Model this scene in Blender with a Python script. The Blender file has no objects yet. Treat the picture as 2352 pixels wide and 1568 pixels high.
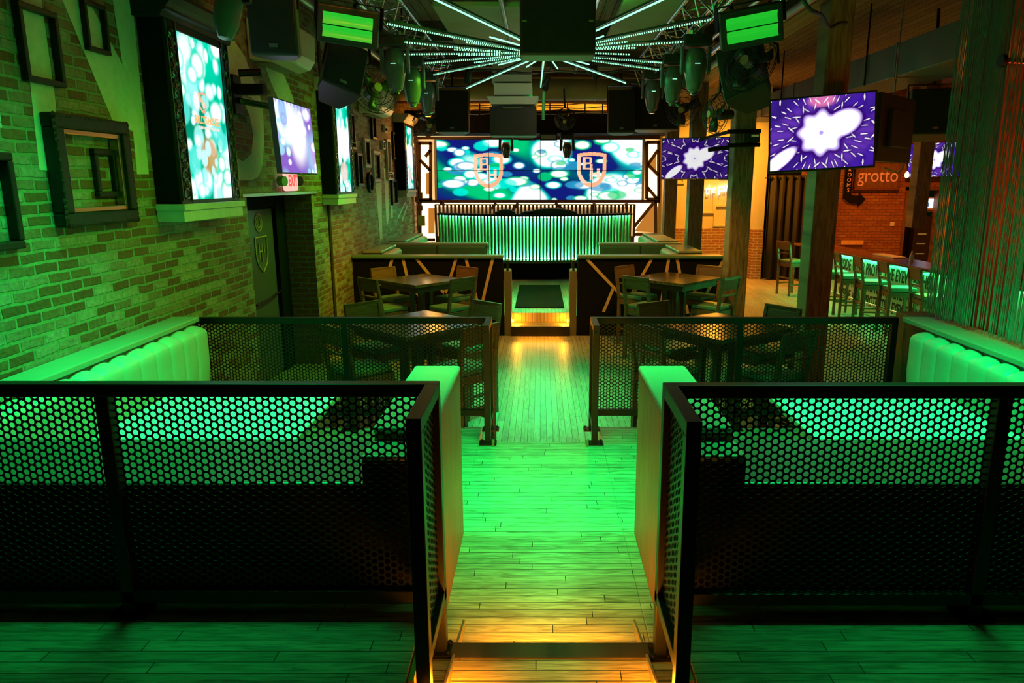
import bpy, bmesh, math, random
import numpy as np
from mathutils import Vector, Matrix, Euler
random.seed(7)
S = bpy.context.scene
PI = math.pi
# ---------------------------------------------------------------- camera
CAM_H, PITCH, F = 1.70, math.radians(12.5), 1650.0
cd = bpy.data.cameras.new('camera'); cam = bpy.data.objects.new('camera', cd)
S.collection.objects.link(cam)
cam.location = (0, 0, CAM_H); cam.rotation_euler = (PI/2 - PITCH, 0, 0)
cd.sensor_width = 36.0; cd.lens = F/2352*36; cd.shift_x = -65/2352; cd.clip_start = 0.05
S.camera = cam
S.view_settings.view_transform = 'Standard'; S.view_settings.look = 'None'
S.view_settings.exposure = 0.0; S.view_settings.gamma = 1.0; S.view_settings.use_curve_mapping = False
w = bpy.data.worlds.new('world'); S.world = w; w.use_nodes = True
w.node_tree.nodes['Background'].inputs[0].default_value = (0.0, 0.012, 0.003, 1)
w.node_tree.nodes['Background'].inputs[1].default_value = 0.35
# ---------------------------------------------------------------- lights
GREEN = (0.24, 1.0, 0.01); TEAL = (0.0, 1.0, 0.115); WARM = (1.0, 0.36, 0.03); AMBER = (1.0, 0.36, 0.02)
def area(loc, rot, sx, sy, power, col, spread=180):
    l = bpy.data.lights.new('area_light', 'AREA'); l.shape = 'RECTANGLE'; l.size = sx; l.size_y = sy
    l.energy = power; l.color = col; l.spread = math.radians(spread)
    o = bpy.data.objects.new('area_light', l); S.collection.objects.link(o)
    o.location = loc; o.rotation_euler = rot; return o
def point(loc, power, col, r=0.08):
    l = bpy.data.lights.new('lamp_light', 'POINT'); l.energy = power; l.color = col; l.shadow_soft_size = r
    o = bpy.data.objects.new('lamp_light', l); S.collection.objects.link(o); o.location = loc; return o
def spot(loc, target, power, col, ang=60, blend=0.6, r=0.06):
    l = bpy.data.lights.new('spot_light', 'SPOT'); l.energy = power; l.color = col; l.spot_size = math.radians(ang)
    l.spot_blend = blend; l.shadow_soft_size = r
    o = bpy.data.objects.new('spot_light', l); S.collection.objects.link(o); o.location = loc
    o.rotation_euler = (Vector(target)-Vector(loc)).to_track_quat('-Z', 'Y').to_euler(); return o
# green stage wash over the booths, the dance floor and the lounge; fills added
DOWN = (0, 0, 0); STEP = (1.0, 0.30, 0.008)
area((-1.75, 3.95, 3.45), DOWN, 0.9, 0.5, 70, (0.0, 1.0, 0.17), 76)
area((1.9, 3.95, 3.45), DOWN, 0.9, 0.5, 70, (0.0, 1.0, 0.17), 76)
area((0.03, 4.5, 3.45), DOWN, 0.6, 0.6, 32, TEAL, 46)
area((0.0, 7.6, 3.1), DOWN, 0.5, 2.2, 38, (0.0, 1.0, 0.24), 46)
area((0.0, 8.3, 3.1), DOWN, 1.5, 2.5, 20, TEAL, 110)
area((0.0, 13.0, 3.2), DOWN, 1.5, 1.5, 24, TEAL, 120)
area((-0.4, 5.4, 2.9), (0, math.radians(44), 0), 0.6, 2.2, 13, GREEN, 80)
area((-0.9, 9.6, 2.9), (0, math.radians(48), 0), 0.6, 1.6, 20, GREEN, 100)
area((0.4, 9.0, 2.9), (0, math.radians(-48), 0), 0.6, 2.4, 14, (0.0, 1.0, 0.16), 100)  # added fill without a fixture, greens the left faces of the posts
spot((0.2, 5.6, 2.5), (-2.95, 7.15, 1.85), 80, GREEN, 24); spot((1.2, 10.5, 2.6), (-2.95, 9.9, 0.7), 60, GREEN, 40)  # added spots without fixtures, brighten the painted J and the wall past the doorway
spot((1.0, 8.0, 2.4), (-2.95, 7.0, 0.6), 40, GREEN, 40)  # added spot without a fixture, brightens the lower brick wall
# step lights under the nosings
area((0.03, 2.68, -0.22), (math.radians(62), 0, 0), 0.62, 0.03, 10, STEP, 140)
area((0.0, 11.19, -0.58), (math.radians(-50), 0, 0), 0.7, 0.03, 1.8, STEP, 150)
# added points boosting the LED burst's glow on the ceiling boards
point((-0.55, 7.7, 3.42), 5, (0.10, 1.0, 0.02), 0.05); point((0.75, 8.2, 3.42), 3, (0.06, 1.0, 0.03), 0.05)
# warm room light on the bar side and the far end; fills added
area((4.3, 17.0, 3.5), DOWN, 0.4, 0.4, 260, AMBER, 165); area((4.6, 13.2, 3.3), DOWN, 0.4, 0.4, 170, AMBER, 150)
area((8.3, 15.8, 3.4), DOWN, 0.4, 0.4, 150, (1.0, 0.20, 0.015), 165)
point((-0.6, 16.7, 3.55), 60, AMBER, 0.1); point((1.2, 16.7, 3.55), 60, AMBER, 0.1); point((0.1, 11.0, 2.9), 6, (1.0, 0.75, 0.5), 0.1)  # last point is an added fill for the air handler
point((-2.3, 15.6, 2.5), 30, AMBER, 0.12)
point((4.1, 4.5, 1.7), 32, (1.0, 0.06, 0.004), 0.12); point((4.9, 6.2, 2.8), 6, (1.0, 0.20, 0.015), 0.12); point((4.6, 10.5, 3.3), 5, (1.0, 0.2, 0.02), 0.1)  # middle point is an added warm fill for the post fronts
point((-1.6, 6.4, 3.6), 24, (1.0, 0.30, 0.04), 0.15)
spot((-1.35, 9.45, 2.75), (-1.6, 11.0, 0.1), 230, (1.0, 0.28, 0.01), 80); spot((1.35, 9.45, 2.75), (1.75, 11.0, 0.1), 230, (1.0, 0.28, 0.01), 76)

# ---------------------------------------------------------------- pixel geometry (26 mm view of the room)
_c, _s = math.cos(PITCH), math.sin(PITCH)
def ray(u, v):
    a = (u-1241.0)/F; b = -(v-784.0)/F
    return Vector((a, _c+b*_s, -_s+b*_c))
def PY(u, v, Y): r = ray(u, v); return Vector((0, 0, CAM_H)) + r*(Y/r.y)
def PX(u, v, X): r = ray(u, v); return Vector((0, 0, CAM_H)) + r*(X/r.x)
def PZ(u, v, Z): r = ray(u, v); return Vector((0, 0, CAM_H)) + r*((Z-CAM_H)/r.z)

# ---------------------------------------------------------------- materials
MATS = {}
def nodes(m): return m.node_tree.nodes, m.node_tree.links
def mat(name, col, rough=0.5, metal=0.0, emit=None, strength=0.0, noise=None, bump=0.0, scale=40, coat=0, spec=None):
    m = bpy.data.materials.new(name); m.use_nodes = True; N, L = nodes(m); b = N['Principled BSDF']
    b.inputs['Base Color'].default_value = (*col, 1); b.inputs['Roughness'].default_value = rough; b.inputs['Metallic'].default_value = metal
    if coat: b.inputs['Coat Weight'].default_value = coat; b.inputs['Coat Roughness'].default_value = 0.15
    if spec is not None: b.inputs['Specular IOR Level'].default_value = spec
    if emit: b.inputs['Emission Color'].default_value = (*emit, 1); b.inputs['Emission Strength'].default_value = strength
    if noise or bump:
        tc = N.new('ShaderNodeTexCoord'); n = N.new('ShaderNodeTexNoise'); n.inputs['Scale'].default_value = scale; n.inputs['Detail'].default_value = 4
        L.new(tc.outputs['Object'], n.inputs['Vector'])
        if noise:
            mx = N.new('ShaderNodeMix'); mx.data_type = 'RGBA'; mx.inputs['A'].default_value = (*col, 1); mx.inputs['B'].default_value = (*noise, 1)
            L.new(n.outputs['Fac'], mx.inputs['Factor']); L.new(mx.outputs['Result'], b.inputs['Base Color'])
        if bump:
            bp = N.new('ShaderNodeBump'); bp.inputs['Strength'].default_value = bump; bp.inputs['Distance'].default_value = 0.01
            L.new(n.outputs['Fac'], bp.inputs['Height']); L.new(bp.outputs['Normal'], b.inputs['Normal'])
    MATS[name] = m; return m
def glow(name, col, strength):
    m = bpy.data.materials.new(name); m.use_nodes = True; N, L = nodes(m); N.remove(N['Principled BSDF'])
    e = N.new('ShaderNodeEmission'); e.inputs[0].default_value = (*col, 1); e.inputs[1].default_value = strength
    L.new(e.outputs[0], N['Material Output'].inputs[0]); MATS[name] = m; return m
def axes(N, L, ax, ay, sx=1.0, sy=1.0):
    tc = N.new('ShaderNodeTexCoord'); sp = N.new('ShaderNodeSeparateXYZ'); cb = N.new('ShaderNodeCombineXYZ')
    L.new(tc.outputs['Object'], sp.inputs[0])
    for k, (a, s) in enumerate(((ax, sx), (ay, sy))):
        mm = N.new('ShaderNodeMath'); mm.operation = 'MULTIPLY'; mm.inputs[1].default_value = s
        L.new(sp.outputs[a], mm.inputs[0]); L.new(mm.outputs[0], cb.inputs[k])
    return cb.outputs[0]
def brick_mat(name, ax, ay, c1, c2, mortar, pale=None, pale_amt=0.35, msize=0.011, bumpd=0.012, bias=0.0):
    m = bpy.data.materials.new(name); m.use_nodes = True; N, L = nodes(m); b = N['Principled BSDF']
    b.inputs['Roughness'].default_value = 0.75
    vec = axes(N, L, ax, ay)
    wn = N.new('ShaderNodeTexNoise'); wn.inputs['Scale'].default_value = 7; L.new(vec, wn.inputs['Vector'])
    ad = N.new('ShaderNodeMix'); ad.data_type = 'VECTOR'; ad.factor_mode = 'UNIFORM'; ad.inputs['Factor'].default_value = 0.022
    L.new(vec, ad.inputs['A']); L.new(wn.outputs['Color'], ad.inputs['B'])
    br = N.new('ShaderNodeTexBrick'); L.new(ad.outputs['Result'], br.inputs['Vector'])
    br.inputs['Color1'].default_value = (*c1, 1); br.inputs['Color2'].default_value = (*c2, 1); br.inputs['Mortar'].default_value = (*mortar, 1)
    br.inputs['Scale'].default_value = 1; br.inputs['Mortar Size'].default_value = msize; br.inputs['Mortar Smooth'].default_value = 0.35
    br.inputs['Brick Width'].default_value = 0.205; br.inputs['Row Height'].default_value = 0.0677; br.inputs['Bias'].default_value = bias
    n2 = N.new('ShaderNodeTexNoise'); n2.inputs['Scale'].default_value = 30; n2.inputs['Detail'].default_value = 6; L.new(vec, n2.inputs['Vector'])
    col = br.outputs['Color']
    if pale:
        vo = N.new('ShaderNodeTexBrick'); L.new(ad.outputs['Result'], vo.inputs['Vector'])
        vo.inputs['Color1'].default_value = (0, 0, 0, 1); vo.inputs['Color2'].default_value = (1, 1, 1, 1); vo.inputs['Mortar'].default_value = (0, 0, 0, 1)
        vo.inputs['Scale'].default_value = 1; vo.inputs['Mortar Size'].default_value = 0.008; vo.offset = 0.5
        vo.inputs['Brick Width'].default_value = 0.205; vo.inputs['Row Height'].default_value = 0.0677
        big = N.new('ShaderNodeTexNoise'); big.inputs['Scale'].default_value = 1.1; big.inputs['Detail'].default_value = 3; L.new(vec, big.inputs['Vector'])
        mu = N.new('ShaderNodeMath'); mu.operation = 'MULTIPLY'; L.new(vo.outputs['Color'], mu.inputs[0]); L.new(big.outputs['Fac'], mu.inputs[1])
        cr = N.new('ShaderNodeMapRange'); cr.inputs[1].default_value = pale_amt; cr.inputs[2].default_value = pale_amt+0.2; L.new(mu.outputs[0], cr.inputs[0])
        m2 = N.new('ShaderNodeMath'); m2.operation = 'MULTIPLY'; L.new(cr.outputs[0], m2.inputs[0]); L.new(n2.outputs['Fac'], m2.inputs[1])
        mx = N.new('ShaderNodeMix'); mx.data_type = 'RGBA'; L.new(m2.outputs[0], mx.inputs['Factor']); L.new(col, mx.inputs['A']); mx.inputs['B'].default_value = (*pale, 1)
        col = mx.outputs['Result']
    dk = N.new('ShaderNodeMix'); dk.data_type = 'RGBA'; dk.blend_type = 'MULTIPLY'; dk.inputs['Factor'].default_value = 0.55
    L.new(col, dk.inputs['A']); L.new(n2.outputs['Color'], dk.inputs['B'])
    gm = N.new('ShaderNodeGamma'); gm.inputs[1].default_value = 1.0; L.new(dk.outputs['Result'], gm.inputs[0])
    L.new(gm.outputs[0], b.inputs['Base Color'])
    hs = N.new('ShaderNodeMath'); hs.operation = 'MULTIPLY_ADD'; hs.inputs[1].default_value = -1.0
    L.new(br.outputs['Fac'], hs.inputs[0]); L.new(n2.outputs['Fac'], hs.inputs[2])
    bp = N.new('ShaderNodeBump'); bp.inputs['Strength'].default_value = 0.9; bp.inputs['Distance'].default_value = bumpd
    L.new(hs.outputs[0], bp.inputs['Height']); L.new(bp.outputs['Normal'], b.inputs['Normal'])
    MATS[name] = m; return m
def wood_mat(name, ax, ay, light, dark, rough=0.35, plank=(0, 0), gap=(0.02, 0.015, 0.01), grain=6.0, spec=0.5, gapw=0.0022):
    """boards run along axis ax; plank = (length, width), (0,0) for a single piece"""
    m = bpy.data.materials.new(name); m.use_nodes = True; N, L = nodes(m); b = N['Principled BSDF']
    b.inputs['Roughness'].default_value = rough; b.inputs['Specular IOR Level'].default_value = spec
    vec = axes(N, L, ax, ay)
    gv = axes(N, L, ax, ay, 1.0, 11.0)
    n = N.new('ShaderNodeTexNoise'); n.inputs['Scale'].default_value = grain; n.inputs['Detail'].default_value = 7; n.inputs['Distortion'].default_value = 1.2
    L.new(gv, n.inputs['Vector'])
    cr = N.new('ShaderNodeValToRGB'); L.new(n.outputs['Fac'], cr.inputs[0])
    cr.color_ramp.elements[0].position = 0.3; cr.color_ramp.elements[0].color = (*dark, 1)
    cr.color_ramp.elements[1].position = 0.62; cr.color_ramp.elements[1].color = (*light, 1)
    col = cr.outputs[0]
    if plank[0]:
        sp = N.new('ShaderNodeSeparateXYZ'); L.new(vec, sp.inputs[0])
        dv = N.new('ShaderNodeMath'); dv.operation = 'DIVIDE'; dv.inputs[1].default_value = plank[1]; L.new(sp.outputs[1], dv.inputs[0])
        fl = N.new('ShaderNodeMath'); fl.operation = 'FLOOR'; L.new(dv.outputs[0], fl.inputs[0])
        wn = N.new('ShaderNodeTexWhiteNoise'); wn.noise_dimensions = '1D'; L.new(fl.outputs[0], wn.inputs['W'])
        ma = N.new('ShaderNodeMath'); ma.operation = 'MULTIPLY_ADD'; ma.inputs[1].default_value = plank[0]*7; L.new(wn.outputs['Value'], ma.inputs[0]); L.new(sp.outputs[0], ma.inputs[2])
        cv = N.new('ShaderNodeCombineXYZ'); L.new(ma.outputs[0], cv.inputs[0]); L.new(sp.outputs[1], cv.inputs[1])
        br = N.new('ShaderNodeTexBrick'); L.new(cv.outputs[0], br.inputs['Vector']); br.offset = 0.0
        br.inputs['Color1'].default_value = (0.72, 0.72, 0.72, 1); br.inputs['Color2'].default_value = (1.05, 1.05, 1.05, 1); br.inputs['Mortar'].default_value = (*gap, 1)
        br.inputs['Scale'].default_value = 1; br.inputs['Mortar Size'].default_value = gapw; br.inputs['Mortar Smooth'].default_value = 0.1
        br.inputs['Brick Width'].default_value = plank[0]; br.inputs['Row Height'].default_value = plank[1]
        mx = N.new('ShaderNodeMix'); mx.data_type = 'RGBA'; mx.blend_type = 'MULTIPLY'; mx.inputs['Factor'].default_value = 1
        L.new(col, mx.inputs['A']); L.new(br.outputs['Color'], mx.inputs['B']); col = mx.outputs['Result']
    L.new(col, b.inputs['Base Color'])
    bp = N.new('ShaderNodeBump'); bp.inputs['Strength'].default_value = 0.15; bp.inputs['Distance'].default_value = 0.004
    L.new(n.outputs['Fac'], bp.inputs['Height']); L.new(bp.outputs['Normal'], b.inputs['Normal'])
    MATS[name] = m; return m

black = mat('black_metal', (0.014, 0.015, 0.015), 0.42, 0.6)
blackp = mat('black_plastic', (0.016, 0.016, 0.017), 0.5, noise=(0.03, 0.03, 0.03), scale=60)
blackm = mat('matt_black_board', (0.004, 0.004, 0.004), 0.85, noise=(0.008, 0.008, 0.008), scale=15, spec=0.12)
grille = mat('speaker_grille', (0.012, 0.012, 0.012), 0.75, bump=0.6, scale=400)
chrome = mat('truss_aluminium', (0.62, 0.63, 0.66), 0.22, 1.0)
steel = mat('galvanised_steel', (0.33, 0.34, 0.36), 0.4, 0.7, noise=(0.24, 0.25, 0.27), scale=9)
white = mat('white_plastic', (0.72, 0.72, 0.68), 0.4, noise=(0.66, 0.66, 0.62), scale=8)
whitewood = mat('white_painted_wood', (0.62, 0.62, 0.64), 0.55, noise=(0.45, 0.45, 0.47), scale=12, bump=0.2)
paint = mat('wall_lettering_paint', (0.74, 0.76, 0.66), 0.7, noise=(0.50, 0.52, 0.42), scale=18, bump=0.8)
vinyl = mat('pale_vinyl', (0.42, 0.50, 0.46), 0.36, noise=(0.38, 0.46, 0.42), scale=5, bump=0.05, coat=0.1)
vinyl_d = mat('green_vinyl', (0.10, 0.22, 0.15), 0.4, noise=(0.08, 0.19, 0.13), scale=8, bump=0.05)
ledge_m = mat('ledge_laminate', (0.30, 0.36, 0.32), 0.35, noise=(0.25, 0.31, 0.27), scale=6)
darkledge = mat('dark_ledge', (0.07, 0.09, 0.08), 0.4, noise=(0.05, 0.07, 0.06), scale=6)
tabletop_m = mat('pale_table_laminate', (0.62, 0.74, 0.68), 0.3, noise=(0.58, 0.70, 0.64), scale=4)
frame_m = mat('carved_frame_finish', (0.010, 0.012, 0.013), 0.45, 0.1, noise=(0.022, 0.02, 0.02), scale=25, bump=0.25, spec=0.25)
silver = mat('worn_silver_carving', (0.16, 0.17, 0.19), 0.25, 0.85)
gilt = mat('gilt_frame_lip', (0.45, 0.34, 0.22), 0.25, 0.85)
plaster = mat('pale_plaster', (0.62, 0.58, 0.50), 0.8, noise=(0.55, 0.50, 0.42), scale=5)
concrete = mat('ceiling_board', (0.34, 0.31, 0.22), 0.85, noise=(0.22, 0.20, 0.14), scale=3, bump=0.3)
cloth = mat('black_curtain_cloth', (0.018, 0.016, 0.016), 0.85, noise=(0.03, 0.026, 0.026), scale=20)
bead = mat('bead_chain', (0.30, 0.30, 0.30), 0.35, 0.75)
rubber = mat('rubber_mat', (0.012, 0.016, 0.013), 0.9, noise=(0.02, 0.026, 0.02), scale=60, bump=0.5, spec=0.08)
fanblade = mat('fan_blade', (0.05, 0.045, 0.045), 0.3, 0.3)
headshell = mat('moving_head_shell', (0.10, 0.14, 0.12), 0.3, noise=(0.08, 0.11, 0.10), scale=30, coat=0.2)
glass_d = mat('dark_lens_glass', (0.02, 0.03, 0.05), 0.05, 0.0, coat=1.0)
spk_door = mat('speckled_door_film', (0.05, 0.04, 0.07), 0.35, noise=(0.16, 0.14, 0.22), scale=95)
goldp = mat('gold_lettering', (0.62, 0.45, 0.20), 0.4, 0.4)
brass = mat('brass', (0.55, 0.38, 0.14), 0.3, 0.9)
wood_post = wood_mat('timber_post', 2, 0, (0.30, 0.19, 0.11), (0.10, 0.055, 0.03), 0.6, grain=3.0, spec=0.3)
wood_panel = wood_mat('oak_panel', 2, 1, (0.36, 0.115, 0.032), (0.22, 0.07, 0.02), 0.45, grain=2.2, spec=0.3)
wood_dark = wood_mat('dark_stained_wood', 0, 2, (0.055, 0.04, 0.03), (0.025, 0.018, 0.014), 0.35, grain=4.0)
wood_chair = wood_mat('chair_wood', 0, 2, (0.20, 0.095, 0.038), (0.10, 0.045, 0.018), 0.4, grain=4.0)
wood_table = wood_mat('planked_table_wood', 0, 1, (0.15, 0.10, 0.06), (0.06, 0.035, 0.02), 0.18, plank=(3.0, 0.12), grain=4.0)
wood_strip = wood_mat('pale_wood_strip', 2, 0, (0.78, 0.50, 0.27), (0.55, 0.32, 0.15), 0.4, grain=5)
wood_bar = wood_mat('bar_top_wood', 1, 0, (0.24, 0.10, 0.05), (0.11, 0.04, 0.02), 0.22, plank=(4.0, 0.13), grain=3)
wood_red = wood_mat('brown_slat_wood', 2, 0, (0.20, 0.10, 0.05), (0.08, 0.04, 0.02), 0.5, grain=4)
floor_x = wood_mat('oak_floor_across', 0, 1, (0.48, 0.42, 0.34), (0.20, 0.16, 0.11), 0.38, plank=(0.85, 0.062), grain=5.0)
floor_y = wood_mat('oak_floor_along', 1, 0, (0.50, 0.44, 0.36), (0.28, 0.24, 0.18), 0.36, plank=(1.1, 0.062), grain=5.0)
ceil_m = wood_mat('ceiling_planks', 1, 0, (0.30, 0.23, 0.17), (0.15, 0.11, 0.08), 0.8, plank=(6.0, 0.14), grain=3.0, gapw=0.006)
brickL = brick_mat('brick_left', 1, 2, (0.26, 0.075, 0.03), (0.40, 0.17, 0.08), (0.34, 0.36, 0.22), pale=(0.58, 0.58, 0.54), pale_amt=0.22)
brickJ = brick_mat('brick_jamb', 0, 2, (0.24, 0.09, 0.06), (0.30, 0.14, 0.09), (0.26, 0.27, 0.23))
brickB = brick_mat('brick_back', 0, 2, (0.33, 0.12, 0.05), (0.42, 0.19, 0.08), (0.15, 0.07, 0.04), msize=0.006, pale=(0.60, 0.36, 0.22), pale_amt=0.52)
brickW = brick_mat('brick_wainscot', 0, 2, (0.36, 0.13, 0.05), (0.44, 0.20, 0.09), (0.62, 0.50, 0.36))
led_green = glow('led_green_white', (0.30, 1.0, 0.55), 1.9)
led_strip = glow('led_green_strip', (0.05, 1.0, 0.22), 380.0)
led_bar_s = glow('bar_led_strip', (0.03, 1.0, 0.20), 110.0)
warm_panel = glow('warm_light_panel', (1.0, 0.66, 0.30), 4.0)
warm_mid = glow('warm_light_panel_dim', (1.0, 0.36, 0.05), 0.55)
step_lamp = glow('step_lamp_lens', (1.0, 0.50, 0.08), 14.0)
exit_red = glow('exit_letters', (1.0, 0.05, 0.04), 2.5)
exit_white = glow('exit_sign_face', (1.0, 0.62, 0.50), 1.0)
neon = glow('neon_script', (1.0, 0.80, 0.42), 5.0)
bulb_m = glow('bulb', (1.0, 0.55, 0.15), 12.0)
monitor_m = glow('monitor_face', (0.75, 0.85, 1.0), 1.6)
text_dim = mat('sign_letters', (0.70, 0.45, 0.30), 0.5, emit=(1.0, 0.45, 0.22), strength=0.06)
ink = mat('stencil_ink', (0.006, 0.010, 0.007), 0.8)

# ---------------------------------------------------------------- mesh helpers
class MB:
    def __init__(s): s.v = []; s.f = []
    def add(s, vs, fs, M=None):
        n = len(s.v)
        for p in vs: s.v.append(tuple(M @ Vector(p)) if M else tuple(p))
        for f in fs: s.f.append(tuple(i+n for i in f))
        return s
    def box(s, x0, y0, z0, x1, y1, z1, M=None):
        vs = [(x0, y0, z0), (x1, y0, z0), (x1, y1, z0), (x0, y1, z0), (x0, y0, z1), (x1, y0, z1), (x1, y1, z1), (x0, y1, z1)]
        return s.add(vs, [(3, 2, 1, 0), (4, 5, 6, 7), (0, 1, 5, 4), (1, 2, 6, 5), (2, 3, 7, 6), (3, 0, 4, 7)], M)
    def cyl(s, a, b, r, n=12, r2=None):
        a = Vector(a); b = Vector(b); d = (b-a).normalized(); r2 = r if r2 is None else r2
        x = d.orthogonal().normalized(); y = d.cross(x)
        vs = []
        for k in range(n):
            t = 2*PI*k/n; o = x*math.cos(t)+y*math.sin(t); vs.append(a+o*r); vs.append(b+o*r2)
        fs = [(2*k, 2*((k+1) % n), 2*((k+1) % n)+1, 2*k+1) for k in range(n)]
        fs += [tuple(2*k for k in reversed(range(n))), tuple(2*k+1 for k in range(n))]
        return s.add(vs, fs)
    def bar(s, a, b, wd, hd, up=(0, 0, 1)):
        a = Vector(a); b = Vector(b); d = (b-a).normalized(); u = Vector(up)
        x = d.cross(u)
        if x.length < 1e-4: x = d.orthogonal()
        x.normalize(); y = x.cross(d).normalized()
        vs = []
        for p in (a, b):
            for sx, sy in ((-1, -1), (1, -1), (1, 1), (-1, 1)): vs.append(p + x*sx*wd/2 + y*sy*hd/2)
        return s.add(vs, [(3, 2, 1, 0), (4, 5, 6, 7), (0, 1, 5, 4), (1, 2, 6, 5), (2, 3, 7, 6), (3, 0, 4, 7)])
    def tube(s, pts, r, n=8):
        pts = [Vector(p) for p in pts]
        up = None; rings = []
        for i, p in enumerate(pts):
            d = (pts[min(i+1, len(pts)-1)] - pts[max(i-1, 0)]).normalized()
            x = d.orthogonal().normalized() if up is None else (up - d*up.dot(d)).normalized()
            up = x; y = d.cross(x)
            rings.append([p + (x*math.cos(2*PI*k/n) + y*math.sin(2*PI*k/n))*r for k in range(n)])
        vs = [q for g in rings for q in g]; fs = []
        for i in range(len(rings)-1):
            for k in range(n): fs.append((i*n+k, i*n+(k+1) % n, (i+1)*n+(k+1) % n, (i+1)*n+k))
        fs += [tuple(reversed(range(n))), tuple((len(rings)-1)*n+k for k in range(n))]
        return s.add(vs, fs)
    def ring(s, c, ax, R, r, n=28, m=6):
        c = Vector(c); d = Vector(ax).normalized(); x = d.orthogonal().normalized(); y = d.cross(x)
        vs = []; fs = []
        for i in range(n):
            t = 2*PI*i/n; o = x*math.cos(t)+y*math.sin(t)
            for k in range(m):
                q = 2*PI*k/m; vs.append(c + o*(R+r*math.cos(q)) + d*r*math.sin(q))
        for i in range(n):
            for k in range(m): fs.append((i*m+k, ((i+1) % n)*m+k, ((i+1) % n)*m+(k+1) % m, i*m+(k+1) % m))
        return s.add(vs, fs)
    def prism(s, poly, fn, d0, d1):
        """poly of 2d points; fn(a,b,d) -> 3d"""
        n = len(poly); vs = [fn(a, b, d0) for a, b in poly] + [fn(a, b, d1) for a, b in poly]
        fs = [tuple(range(n)), tuple(reversed(range(n, 2*n)))] + [(k, k+n, (k+1) % n+n, (k+1) % n) for k in range(n)]
        return s.add(vs, fs)
    def lathe(s, prof, n=20, M=None):
        vs = []; fs = []
        for r, z in prof:
            for k in range(n): vs.append((r*math.cos(2*PI*k/n), r*math.sin(2*PI*k/n), z))
        for i in range(len(prof)-1):
            for k in range(n): fs.append((i*n+k, i*n+(k+1) % n, (i+1)*n+(k+1) % n, (i+1)*n+k))
        fs += [tuple(reversed(range(n))), tuple((len(prof)-1)*n+k for k in range(n))]
        return s.add(vs, fs, M)
    def build(s, name, m, parent=None, bev=0, smooth=False, label=None, seg=2):
        me = bpy.data.meshes.new(name); me.from_pydata([tuple(p) for p in s.v], [], s.f)
        bm = bmesh.new(); bm.from_mesh(me); bmesh.ops.recalc_face_normals(bm, faces=bm.faces); bm.to_mesh(me); bm.free()
        me.materials.append(m)
        o = bpy.data.objects.new(name, me); S.collection.objects.link(o)
        if parent: o.parent = parent
        if smooth:
            for p in me.polygons: p.use_smooth = True
            try: me.set_sharp_from_angle(angle=math.radians(40))
            except Exception: pass
        if bev:
            b = o.modifiers.new('bevel', 'BEVEL'); b.width = bev; b.segments = seg; b.limit_method = 'ANGLE'; b.angle_limit = math.radians(35)
        if label: o['label'] = label
        return o
def tag(o, label, cat, group=None, kind=None):
    o['label'] = label; o['category'] = cat
    if group: o['group'] = group
    if kind: o['kind'] = kind
    return o
def thing(name, label, cat, loc=(0, 0, 0), rz=0, group=None, rot=None):
    o = bpy.data.objects.new(name, None); S.collection.objects.link(o); o.empty_display_size = 0.1
    o.location = loc; o.rotation_euler = rot if rot else (0, 0, rz)
    return tag(o, label, cat, group)
def struct(name, mb, m, label, cat='structure', parent=None, bev=0, smooth=False):
    o = mb.build(name, m, parent, bev, smooth)
    if not parent: tag(o, label, cat, kind='structure')
    return o
def copy_tree(o, parent=None):
    c = o.copy(); S.collection.objects.link(c)
    if parent: c.parent = parent
    for ch in o.children: copy_tree(ch, c)
    return c
def text(name, body, size, M, m, parent=None, ext=0.004, sx=1.0, align='CENTER', shear=0.0, bold=0.0):
    cu = bpy.data.curves.new(name, 'FONT'); cu.body = body; cu.size = size; cu.extrude = ext; cu.align_x = align; cu.align_y = 'CENTER'
    cu.shear = shear; cu.offset = bold; cu.resolution_u = 3
    t = bpy.data.objects.new(name, cu); S.collection.objects.link(t)
    dg = bpy.context.evaluated_depsgraph_get(); me = bpy.data.meshes.new_from_object(t.evaluated_get(dg))
    bpy.data.objects.remove(t); bpy.data.curves.remove(cu)
    me.name = name
    me.transform(M @ Matrix.Diagonal((sx, 1, 1, 1)))
    me.materials.clear(); me.materials.append(m)
    o = bpy.data.objects.new(name, me); S.collection.objects.link(o)
    if parent: o.parent = parent
    return o
def basis(o, ex, ey):
    """matrix with local x -> ex, local y -> ey"""
    ex = Vector(ex).normalized(); ey = Vector(ey).normalized(); ez = ex.cross(ey)
    return Matrix(((ex.x, ey.x, ez.x, o[0]), (ex.y, ey.y, ez.y, o[1]), (ex.z, ey.z, ez.z, o[2]), (0, 0, 0, 1)))
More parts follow.
